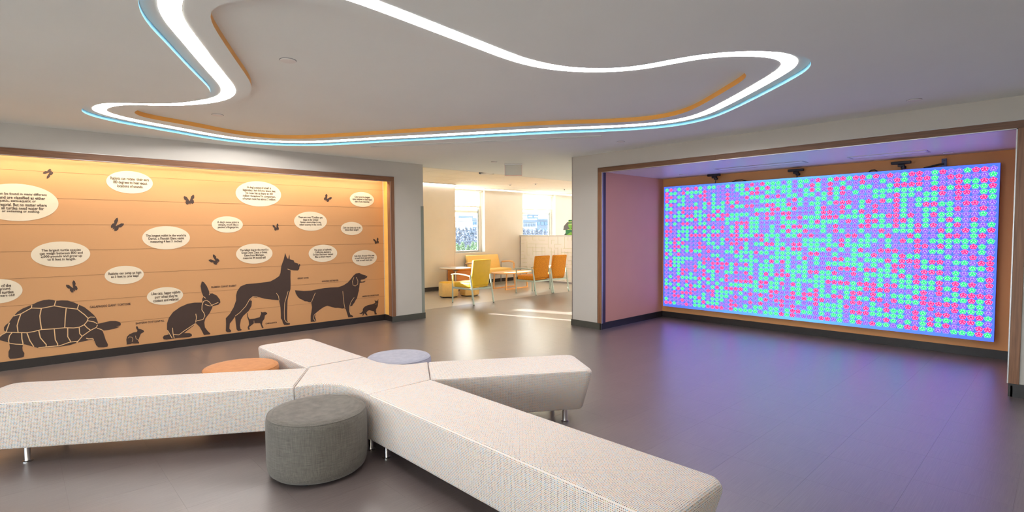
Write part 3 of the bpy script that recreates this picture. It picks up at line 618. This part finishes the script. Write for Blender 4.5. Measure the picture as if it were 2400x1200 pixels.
for a, b_, z0, z1 in sideop: bw.box(XMIN-.25, XMIN, y0, a, 0, C+.3).box(XMIN-.25, XMIN, a, b_, 0, z0).box(XMIN-.25, XMIN, a, b_, z1, C+.3); y0 = b_
bw.box(XMIN-.25, XMIN, y0, YM+.3, 0, C+.3)
struct(bw.obj('wall_side', M['paint']), 'greige wall at the far end of the lobby, its windows added for fill daylight')

# ------------------------------------------------------------------ lounge shell
LX0, LX1 = 2.0, 17.5; Y1 = 11.39
lc = B().box(LX0, LX1, 8.2, YW+.3, LZ+.012, LZ+.05).box(LX0, 12.4, 8.19, 8.2, C, LZ+.05).obj('ceiling_lounge', M['ceil']); struct(lc, 'acoustic tile ceiling of the lounge')
tb = B().box(.004, .656, .004, .606, 0, .012); tm = bpy.data.meshes.new('ceiling_tile'); tm.from_pydata(tb.v, [], tb.f); tm.update(); tm.materials.append(M['tileceil'])
for i in range(-5, 14):
    for j in range(6):
        x, y = 6.45+i*.66, 8.2+j*.61
        if x < 3 or x > 15.2 or y+.61 > YW-.05: continue
        o = bpy.data.objects.new('ceiling_tile', tm); COL.objects.link(o); o.parent = lc; o.location = (x, y, LZ)
W1 = (8.75, 10.29, .94, 2.78); W2 = (11.89, 13.45, .94, 2.78); W3 = (14.6, 16.1, .94, 2.78); W0 = (4.98, 5.30, 1.15, 2.35); W00 = (5.62, 6.75, 1.15, 2.35)
wall_with_windows('wall_lounge', 'x', YW, 8.4, LX1, .3, [W1, W2, W3], LZ+.2, M['cream'], 'cream window wall at the back of the lounge')
wall_with_windows('wall_lounge_return', 'x', Y1, LX0, 8.681, .3, [W0, W00], LZ+.2, M['cream'], 'cream wall standing forward of the lounge windows')
struct(B().box(8.40, 8.681, Y1+.3, YW+.3, 0, LZ+.2).obj('wall_lounge_jog', M['cream']), 'short cream return wall beside the lounge window')
struct(B().box(LX0-.2, LX0, 8.3, Y1+.3, 0, LZ+.2).obj('wall_lounge_end', M['cream']), 'cream end wall of the lounge')
struct(B().box(LX1, LX1+.2, YR, YW+.3, 0, LZ+.2).box(XN+.15, LX1, YR-.2, YR, 0, LZ+.2).box(12.4, LX1, YR, 8.2, C, C+.1).box(12.4, LX1, YR, YLF, -.2, 0).obj('wall_corridor', M['cream']), 'cream corridor walls past the screen niche')
bb = B().box(8.681, 11.7, YW-.012, YW, 0, ZB).box(12.2, LX1, YW-.012, YW, 0, ZB).box(LX0, 8.693, Y1-.012, Y1, 0, ZB).box(8.681, 8.693, Y1, YW, 0, ZB).obj('baseboard_lounge', M['base']); struct(bb, 'black rubber base along the lounge walls')
# bright cove line above the lounge wall, then the glowing ledge strip
t = thing('lounge_cove_ledge_glow', 'thin bright line of light along the top of the lounge wall', 'light', (8.7, Y1-.05, LZ-.02))
B().box(-4.5, -.03, -.02, .045, -.005, .018).obj('housing', M['white'], t); B().box(-4.5, -.03, -.012, .03, -.009, -.005).obj('lens', M['tube'], t)
t = thing('lounge_cove_ledge_glow', 'thin glowing strip in place of the lit ledge above the lounge windows', 'light', (11.9, YW-.15, LZ))  # no lamp here: the glowing strip imitates the lit ledge
B().box(-3.2, 3.2, -.03, .03, -.012, 0).obj('housing', M['white'], t); B().box(-3.2, 3.2, -.02, .02, -.016, -.012).obj('lens', M['tube'], t)
struct(B().box(8.681, LX1, YW-.12, YW, LZ-.045, LZ+.012).obj('trim_3', M['white']), 'white valance along the top of the lounge window wall')
tag(B().box(8.64, 8.685, Y1-.004, Y1, ZB, 1.95).obj('corner_guard', M['cream']), 'cream corner guard on the lounge wall beside the window', 'corner guard')
def window(idx, W, y, mull, shade, sill=True):
    a, b_, z0, z1 = W; yg = y+.20
    w = thing('window_%d' % idx, 'white framed lounge window with a half lowered roller shade' if shade else 'white framed window', None, ((a+b_)/2, yg, z0)); w['kind'] = 'structure'
    h = z1-z0; hw = (b_-a)/2
    B().box(-hw, -hw+.06, -.03, .05, 0, h).box(hw-.10, hw, -.03, .05, 0, h).box(-hw+.06, hw-.10, -.03, .05, 0, .05).box(-hw+.06, hw-.10, -.03, .05, h-.05, h).obj('window_frame', M['winframe'], w, .004)
    B().box(hw-.125, hw-.10, -.02, .02, .05, h-.05).obj('gasket', M['winedge'], w)
    if mull: B().box(-hw+.06, hw-.125, -.025, .04, mull-z0, mull-z0+.07).obj('transom', M['winframe'], w, .004)
    B().box(-hw+.06, hw-.125, .0, .006, .05, h-.05).obj('pane', M['glass'], w)
    if shade:
        B().box(-hw+.02, hw-.03, -.072, -.069, shade-z0, h-.05).obj('roller_shade', M['shade'], w)
        B().box(-hw+.02, hw-.03, -.08, -.062, shade-z0-.03, shade-z0).obj('hem_bar', mat('hem_cream', lin(228, 218, 190), .6), w, .004)
        B().tube([(-hw+.02, -.09, h-.03), (hw-.03, -.09, h-.03)], .025).obj('shade_roller', M['white'], w)
    if sill: B().box(-hw-.0, hw+.0, -.20-.02, -.03, -.025, 0).obj('window_sill', M['winframe'], w)
window(1, W1, YW, 2.105, 2.30); window(2, W2, YW, 2.105, 2.285); window(3, W3, YW, 2.105, 2.285)
window(4, W0, Y1, None, None); window(5, W00, Y1, None, None)
for k, (a, b_, z0, z1) in enumerate(sideop):  # frames and panes of the unseen openings added to let fill daylight in
    w = thing('window_%d' % (6+k), 'plain white framed unseen window added for fill daylight at the far end of the lobby', None, (XMIN-.15, (a+b_)/2, z0)); w['kind'] = 'structure'
    hw = (b_-a)/2; h = z1-z0
    B().box(-.03, .03, -hw, -hw+.05, 0, h).box(-.03, .03, hw-.05, hw, 0, h).box(-.03, .03, -hw+.05, hw-.05, 0, .05).box(-.03, .03, -hw+.05, hw-.05, h-.05, h).obj('window_frame', M['winframe'], w)
    B().box(-.003, .003, -hw+.05, hw-.05, .05, h-.05).obj('pane', M['glass'], w)
for lx, lab in ((3.6, 'unseen fill light panel added at the far end of the lounge'), (14.2, 'unseen fill light panel added beyond the partition'), (15.9, 'unseen fill light panel added over the far lounge window')):  # out-of-view panels added only to brighten the lounge walls
    t = thing('unseen_fill_panel', lab, 'light', (lx, 9.9, LZ)); B().box(-.6, .6, -.6, .6, -.02, -.001).obj('housing', M['white'], t); B().box(-.56, .56, -.56, .56, -.024, -.02).obj('lens', M['tube'], t)
# lounge ceiling fittings
t = thing('ceiling_speaker', 'round dark rimmed fitting in the lounge ceiling', 'speaker', atz(1141, 405, LZ-.03))
B().lathe([(.17, .03), (.17, -.02), (.15, -.024), (.13, -.02)], n=28).obj('rim', M['black'], t); B().lathe([(.13, -.018), (.125, -.026), (.05, -.036), (.01, -.037)], n=28).obj('grille', M['white'], t)
for (px, py), lab in [((1196, 432), 'small sprinkler head in the lounge ceiling by the first window'), ((1255, 430), 'small sprinkler head in the lounge ceiling by the exit sign'), ((1323, 443), 'small sprinkler head in the lounge ceiling near the corner guard')]:
    t = thing('sprinkler_head', lab, 'sprinkler', atz(px, py, LZ), group='lounge sprinklers')
    B().lathe([(.06, 0), (.055, -.008), (.03, -.01)], n=16).obj('escutcheon', M['white'], t); B().lathe([(.012, -.01), (.012, -.03), (.03, -.034), (.03, -.037)], n=10).obj('head', M['alu'], t)

# ------------------------------------------------------------------ star bench
BZ0, BZ1 = .112, .43
CB = Vector((1.99, 3.78))
sb = thing('star_bench', 'off white dotted fabric bench with four arms around a hub', 'bench', (CB.x, CB.y, 0))
def dirv(a): return Vector((math.cos(math.radians(a)), math.sin(math.radians(a))))
grey_curve = [(-.44, .004), (-.36, -.035), (-.285, -.135), (-.252, -.27), (-.246, -.39)]
hub = []
def seam(a, d, hwid): c = dirv(a)*d; p = dirv(a+90)*hwid; return [tuple(c-p), tuple(c+p)]
hub += seam(-32.5, .485, .272) + [(-x, -y) for x, y in grey_curve] + seam(90.5, .505, .262) + seam(147.5, .485, .272) + grey_curve + seam(-89.5, .505, .262)
ho = B().prism(hub, BZ0, BZ1)
me = bpy.data.meshes.new('hub_seat'); me.from_pydata(ho.v, [], ho.f); me.update(); bm = bmesh.new(); bm.from_mesh(me)
bmesh.ops.bevel(bm, geom=[e for e in bm.edges if abs(e.verts[0].co.z-BZ1) < 1e-5 and abs(e.verts[1].co.z-BZ1) < 1e-5], offset=.016, segments=3, affect='EDGES', profile=.5)
bmesh.ops.recalc_face_normals(bm, faces=bm.faces); bm.to_mesh(me); bm.free()
for p in me.polygons: p.use_smooth = True
me.set_sharp_from_angle(angle=math.radians(50))
hs = link('hub_seat', me, M['bench'], sb); boxuv(hs)
def bleg(parent, x, y):
    B().lathe([(.030, 0), (.030, .005), (.020, .009), (.019, .012), (.019, BZ0)], (x, y, 0), 20).obj('leg', M['chrome'], parent, smooth=True)
for x, y in ((-.20, -.42), (.20, .42), (.2, -.42), (-.2, .42)): bleg(hs, x, y)
def arm(ang, d0, L, hwid, legin=.2):
    prof = [(.014, .014, BZ0), (.004, .004, BZ0+.004), (0, 0, BZ0+.014)]
    rs, re = .02, .05
    for k in range(7):
        t = k/6*PI/2; prof.append((rs*(1-math.cos(t)), re*(1-math.cos(t)), None, math.sin(t)))
    rings = []
    for q in prof:
        if q[2] is None: si, ei, zs, ze = q[0], q[1], BZ1-rs+rs*q[3], BZ1-re+re*q[3]
        else: si, ei, zs, ze = q[0], q[1], q[2], q[2]
        P = []; rc = .055; x1 = L-.095*(BZ1-ze)/(BZ1-BZ0)-ei; h = hwid-si; x0 = d0+.004+min(si, .008)
        for m_, z_ in ((0., 0), (.33, 0), (.66, 0)): P.append((x0+(x1-rc-.12-x0)*m_, -h, zs))
        for k in range(9):
            t = -PI/2+k/8*PI/2; w_ = min(1, k/4); P.append((x1-rc+rc*math.cos(t), -h+rc+rc*math.sin(t), zs+(ze-zs)*w_))
        Q = [(x, -y, z) for x, y, z in reversed(P)]
        rings.append(P+Q)
    n_ = len(rings[0]); bb_ = B()
    for R_ in rings: bb_.v += R_
    for i in range(len(rings)-1):
        for k in range(n_): bb_.f.append((i*n_+k, i*n_+(k+1) % n_, (i+1)*n_+(k+1) % n_, (i+1)*n_+k))
    bb_.f.append(tuple(range(n_-1, -1, -1))); T_ = (len(rings)-1)*n_; hN = n_//2
    for k in range(hN-1): bb_.f.append((T_+k, T_+k+1, T_+n_-2-k, T_+n_-1-k))
    me = bpy.data.meshes.new('arm_seat'); me.from_pydata(bb_.v, [], bb_.f); me.update()
    bm = bmesh.new(); bm.from_mesh(me); bmesh.ops.recalc_face_normals(bm, faces=bm.faces); bm.to_mesh(me); bm.free()
    for p in me.polygons: p.use_smooth = True
    me.set_sharp_from_angle(angle=math.radians(50))
    o = link('arm_seat', me, M['bench'], sb); boxuv(o); o.rotation_euler.z = math.radians(ang)
    for x in (d0+.11, L-legin):
        for y in (-hwid+.07, hwid-.07): bleg(o, x, y)
    return o
arm(-89.5, .505, 2.78, .262); arm(90.5, .505, 1.735, .262); arm(147.0, .485, 2.62, .272, .40); arm(-32.5, .485, 1.80, .272, .235)
# ottomans
def pouf(name, label, c, r, h, m, rz):
    t = thing(name, label, 'ottoman', (c[0], c[1], 0), rz, 'round ottomans around the star bench')
    prof = [(r-.055, .012), (r-.03, .016), (r-.012, .032), (r-.004, .06), (r, .11), (r, h-.05), (r-.003, h-.028), (r-.010, h-.016)]
    B().lathe(prof, n=64).obj('upholstered_body', M[m], t, smooth=True)
    B().lathe([(r-.010, h-.016), (r-.022, h-.005), (r-.05, h), (r-.12, h+.003), (.01, h+.004)], n=64).obj('top_panel', M[m], t, smooth=True)
    q = [(r-.0105+.0035*math.cos(a*PI/4), h-.0155+.0035*math.sin(a*PI/4)) for a in range(9)]
    B().lathe(q, n=64).obj('seam_piping', M[m], t, smooth=True)
    for a in (.6, 2.2, 3.7, 5.3): B().lathe([(.018, 0), (.018, .014)], ((r-.07)*math.cos(a), (r-.07)*math.sin(a), 0), 12).obj('glide', M['black'], t)
pouf('round_ottoman', 'grey woven round ottoman tucked between two bench arms', (1.405, 3.345), .312, .398, 'poufgrey', .3)
pouf('round_ottoman', 'orange fabric round ottoman behind the long bench arm', (1.398, 4.909), .303, .395, 'pouforange', .8)
pouf('round_ottoman', 'blue grey round ottoman behind the bench hub', (2.571, 4.257), .297, .395, 'poufblue', 1.4)

# ------------------------------------------------------------------ lounge furniture
def arm_chair(label, loc, rz, m, w=.62, group=None):
    t = thing('arm_chair', label, 'chair', loc, rz, group); hw = w/2
    B().box(-hw+.045, hw-.045, .13, .67, .345, .46).obj('seat', M[m], t, .03, 3, True)
    v = B(); z0, z1 = .385, .945
    for z, y, q in ((z0, .105, 0), (z1, .015, 0)): v.v += [(-hw+.055, y, z), (hw-.055, y, z), (hw-.055, y+.075, z), (-hw+.055, y+.075, z)]
    v.f = [(0,3,2,1),(4,5,6,7),(0,1,5,4),(1,2,6,5),(2,3,7,6),(3,0,4,7)]
    v.obj('backrest', M[m], t, .022, 3, True)
    for s in (-1, 1):
        x = s*(hw-.015)
        B().tube([(x, 0, .012), (x, .05, .3), (x, .105, .63)], .016, 8, .022).obj('leg', M['sage'], t, smooth=True)
        B().tube([(x, .675, .012), (x, .672, .3), (x, .665, .60)], .015, 8, .019).obj('leg', M['sage'], t, smooth=True)
        B().tube([(x, .70, .612), (x, .62, .628), (x, .45, .635), (x, .28, .625), (x, .09, .60)], .022, 8, .014).obj('armrest', M['sage'], t, smooth=True)
        B().box(x-.012, x+.012, .07, .67, .31, .345).obj('side_rail', M['sage'], t, .003)
        for yy in (0, .675): B().lathe([(.014, 0), (.014, .014)], (x, yy, 0), 10).obj('foot_cap', M['black'], t)
    B().box(-hw+.02, hw-.02, .06, .085, .31, .345).box(-hw+.02, hw-.02, .645, .67, .31, .345).obj('cross_rail', M['sage'], t, .003)
    return t
arm_chair('yellow vinyl armchair with sage metal frame, seen from behind', (7.26, 8.55, .0005), math.radians(4), 'yellow')
arm_chair('orange woven armchair of the pair, nearer the yellow chair', (9.41, 8.80, .0005), math.radians(1.5), 'orangeweave', group='pair of orange armchairs')
arm_chair('orange woven armchair of the pair, nearer the pier corner', (10.045, 8.80, .0005), math.radians(-1.0), 'orangeweave', .60, group='pair of orange armchairs')
# settee
t = thing('settee', 'pale yellow settee with light wooden arms under the window', 'sofa', (10.12, 11.35, .0005))
B().box(-.62, .62, .0, .5, .33, .47).obj('seat', M['paleyellow'], t, .035, 3, True)
v = B()
for z, y in ((.44, .44), (.86, .56)): v.v += [(-.65, y, z), (.58, y, z), (.58, y+.09, z), (-.65, y+.09, z)]
v.f = [(0,3,2,1),(4,5,6,7),(0,1,5,4),(1,2,6,5),(2,3,7,6),(3,0,4,7)]; v.obj('backrest', M['paleyellow'], t, .03, 3, True)
for s in (-1, 1):
    x = s*.70
    B().tube([(x, .52, .63), (x, .2, .66), (x, .04, .64), (x, 0, .60), (x, 0, .45)], .028, 8, .028).obj('armrest', M['oak'], t, smooth=True)
    B().tube([(x, 0, .46), (x, 0, 0)], .016).obj('leg', M['alu'], t); B().tube([(x, .56, .63), (x, .58, 0)], .016).obj('leg', M['alu'], t)
B().box(-.70, .70, .02, .06, .29, .33).box(-.70, .70, .46, .50, .29, .33).obj('frame_rail', M['alu'], t, .003)
# coffee table
t = thing('coffee_table', 'low oak coffee table with trestle legs before the settee', 'table', (9.86, 10.43, .0005), math.radians(6))
B().prism([(.66*math.copysign(abs(math.cos(a))**.75, math.cos(a)), .36*math.copysign(abs(math.sin(a))**.75, math.sin(a))) for a in [2*PI*k/40 for k in range(40)]], .42, .448).obj('table_top', M['oak'], t, .004)
for y in (-.22, .22):
    for x in (-.50, .40): B().tube([(x*1.0, y, .02), (x*.92, y, .42)], .022, 4, .022).obj('leg', M['oak'], t)
    B().box(-.52, .42, y-.018, y+.018, 0, .035).obj('sled_rail', M['oak'], t, .003)
B().box(-.05, -.01, -.22, .22, .385, .42).obj('cross_bar', M['oak'], t)
# round table
t = thing('round_table', 'round white topped table with pedestal behind the yellow armchair', 'table', (atz(1067, 628, .62).x, atz(1067, 628, .62).y, .0005))
B().lathe([(.30, .595), (.39, .605), (.40, .612), (.40, .622), (.39, .628)], n=48).obj('table_top', mat('white_laminate', lin(244, 240, 232), .25), t, smooth=True)
B().lathe([(.28, .590), (.385, .604), (.405, .611), (.4049, .6215), (.399, .622)], n=48).obj('wood_edge', M['oak'], t, smooth=True)
B().lathe([(.025, .02), (.025, .53), (.12, .592)], n=20).obj('pedestal', M['alu'], t, smooth=True)
B().lathe([(.11, 0), (.11, .012), (.04, .03)], n=32).obj('foot_plate', M['alu'], t, smooth=True)
# small wooden box seat
t = thing('box_seat', 'low orange wooden box seat standing under the lounge window', 'seat', (8.66, 11.13, .0005), .0)
B().box(-.30, .30, -.2, .2, .03, .52).obj('box_body', wood('orange_wood', lin(208, 126, 52), lin(226, 148, 74), 0), t, .01)
B().box(-.31, .31, -.21, .21, .52, .56).obj('seat_pad', M['orangeweave'], t, .015)
B().box(-.26, .26, -.16, .16, 0, .03).obj('plinth', M['black'], t)
# hex ottomans
def hexo(label, c, rz):
    t = thing('hexagonal_ottoman', label, 'ottoman', (c[0], c[1], .0005), rz, 'tan hexagonal ottomans')
    P = [(.24*math.cos(k*PI/3), .24*math.sin(k*PI/3)) for k in range(6)]
    B().prism(P, .02, .345).obj('vinyl_body', M['tan'], t, .025, 3, True)
    B().prism([(x*.9, y*.9) for x, y in P], .33, .362).obj('seat_pad', M['yellow'], t, .012)
    B().prism([(x*.85, y*.85) for x, y in P], 0, .02).obj('plinth', M['black'], t)
hexo('tan hexagonal ottoman standing by the cream wall', (7.46, 10.08), .25)
hexo('tan hexagonal ottoman half hidden by the yellow armchair', (7.97, 9.92), .45)
# decorative partition
t = thing('partition_panel', 'white partition panel with woven line pattern behind the orange chairs', 'partition', (11.75, 10.6, .0005))
B().box(0, .05, -2.0, 1.43, .055, 1.385).obj('panel_face', M['panel'], t)
B().box(-.015, .065, -2.02, 1.45, 1.385, 1.43).obj('top_cap', M['winframe'], t, .004)
B().box(-.012, .0, 1.405, 1.43, .0, 1.385).obj('end_trim', M['alu'], t)
B().box(.005, .045, -2.0, 1.43, 0, .055).obj('base_rail', M['alu'], t)
ln = B(); rr = random.Random(3)
for i in range(26):
    for j in range(11):
        y, z = -2.0+i*.13, .09+j*.118
        if rr.random() < .3: continue
        L_ = rr.choice((.13, .2, .27))
        if rr.random() < .5: ln.box(-.002, 0, y, min(y+L_, 1.4), z, z+.008)
        else: ln.box(-.002, 0, y, y+.008, z, min(z+L_, 1.38))
lo = ln.obj('line_pattern', M['panelline'], t); lo['kind'] = 'stuff'
# green geometric sculpture
g = atx(1331, 548, 11.78)
t = thing('geometric_sculpture', 'green and grey faceted figure standing on the partition', 'sculpture', (11.775, g.y-.12, 1.4305))
def fac(nm, m, y0, y1, z0, z1, ty0, ty1, dx=.05):
    B().add([(-dx, y0, z0), (dx, y0, z0), (dx, y1, z0), (-dx, y1, z0), (-dx*.8, ty0, z1), (dx*.8, ty0, z1), (dx*.8, ty1, z1), (-dx*.8, ty1, z1)], [(0,3,2,1),(4,5,6,7),(0,1,5,4),(1,2,6,5),(2,3,7,6),(3,0,4,7)]).obj(nm, M[m], t)
fac('foot', 'darkgrey', .08, .22, 0, .10, .08, .14); fac('tail_wedge', 'grey', .07, .27, .15, .26, .05, .25, .03); fac('tail_tip', 'grey', .05, .25, .26, .38, .04, .12, .03)
fac('lower_block', 'green2', -.16, .16, 0.02, .155, -.16, .17); fac('lower_wedge', 'green1', -.18, .12, 0, .09, -.05, -.03, .062)
fac('middle_wedge', 'green1', -.03, .0, .16, .30, -.14, .08, .055); fac('collar', 'palegreen', -.16, .08, .155, .175, -.16, .08, .058)
for k in range(4): fac('head_band', 'green2' if k % 2 else 'palegreen', -.12, .06, .30+k*.035, .335+k*.035, -.12, .06, .045)

# ------------------------------------------------------------------ outside the windows
struct(B().box(-300, 500, -300, 800, -9.2, -9).obj('ground', M['asphalt']), 'pale parking ground far below the windows, all round the building')
def building(label, px0, px1, ytop, Y, m1, m2, nf, nb, depth=25):
    a, b_ = aty(px0, 520, Y), aty(px1, 520, Y); zt = aty((px0+px1)/2, ytop, Y).z; w = b_.x-a.x; h = zt+9
    t = thing('office_building', label, 'building', ((a.x+b_.x)/2, Y, -9))
    B().box(-w/2, w/2, 0, depth, 0, h).obj('walls', M[m1], t); B().box(-w/2-.5, w/2+.5, -.5, depth, h, h+1.2).obj('roof_parapet', M['bgrey'], t)
    for f in range(nf):
        z0 = h*(f+.35)/nf; z1 = h*(f+.8)/nf
        for k in range(nb):
            x0 = -w/2+w*(k+.15)/nb; x1 = -w/2+w*(k+.85)/nb
            B().box(x0, x1, -.3, .2, z0, z1).obj('window', M[m2], t)
building('pale glass office block with a raised corner tower, beyond the first window', 1075, 1106, 511, 230, 'bwhite', 'bblue', 7, 3)
building('low white office wing beside the glass block beyond the first window', 1107, 1124, 517, 190, 'bwhite', 'bblue', 6, 3)
building('blue glazed tower far behind the bare trees', 1236, 1262, 504, 320, 'bblue', 'bwhite', 8, 2)
building('white office block with rows of small windows', 1226, 1256, 521, 180, 'bwhite', 'bgrey', 5, 5)
building('blue grey glazed office block beside the white one', 1258, 1290, 517, 225, 'bgrey', 'bblue', 4, 4)
def tree(label, px, py, Y, h, m, grp, ratio=.5, n=90, seed=0):
    r = random.Random(seed); p = aty(px, py, Y); t = thing('tree', label, 'tree', (p.x, Y, p.z-h), group=grp)
    B().tube([(0, 0, 0), (0, 0, h*.5)], h*.03, 6).obj('trunk', M['trunk'], t)
    b = B()
    for k in range(n):
        u = r.random(); z = h*(.25+.75*u); R = h*ratio*math.sqrt(max(.02, 1-u))*.8*math.sqrt(r.random()); a = r.random()*2*PI
        c = Vector((R*math.cos(a), R*math.sin(a), z)); s = h*.036*(.5+r.random())
        d = [Vector((r.uniform(-1, 1), r.uniform(-1, 1), r.uniform(-1, 1))).normalized()*s for _ in range(3)]
        b.add([c+d[0], c+d[1], c+d[2], c-d[0]*.6], [(0, 1, 2), (0, 2, 3), (1, 3, 2), (0, 3, 1)])
    b.obj('crown', M[m], t)
k = 0
for row, (Y, py, h) in enumerate([(165, 532, 11), (126, 541, 9), (92, 552, 7)]):
    for px in range(1066, 1130, 9):
        tree('bare grey winter tree in the wood beyond the first window', px+row*3, py+(k % 3)*2, Y+(k % 3)*9, h, 'twig', 'bare trees beyond the first window', .26, 520, k); k += 1
for px in range(1226, 1294, 10): tree('bare grey tree before the office blocks beyond the second window', px, 535+(k % 3)*2, 105+(k % 3)*9, 8, 'twig', 'bare trees beyond the second window', .26, 520, k); k += 1
for px, py in ((1072, 572), (1084, 568), (1097, 575), (1108, 566), (1118, 570)): tree('green evergreen shrub by the parking below the first window', px, py, 46+(k % 5)*9, 4.5, 'leaf', 'evergreens below the first window', .22, 420, k); k += 1
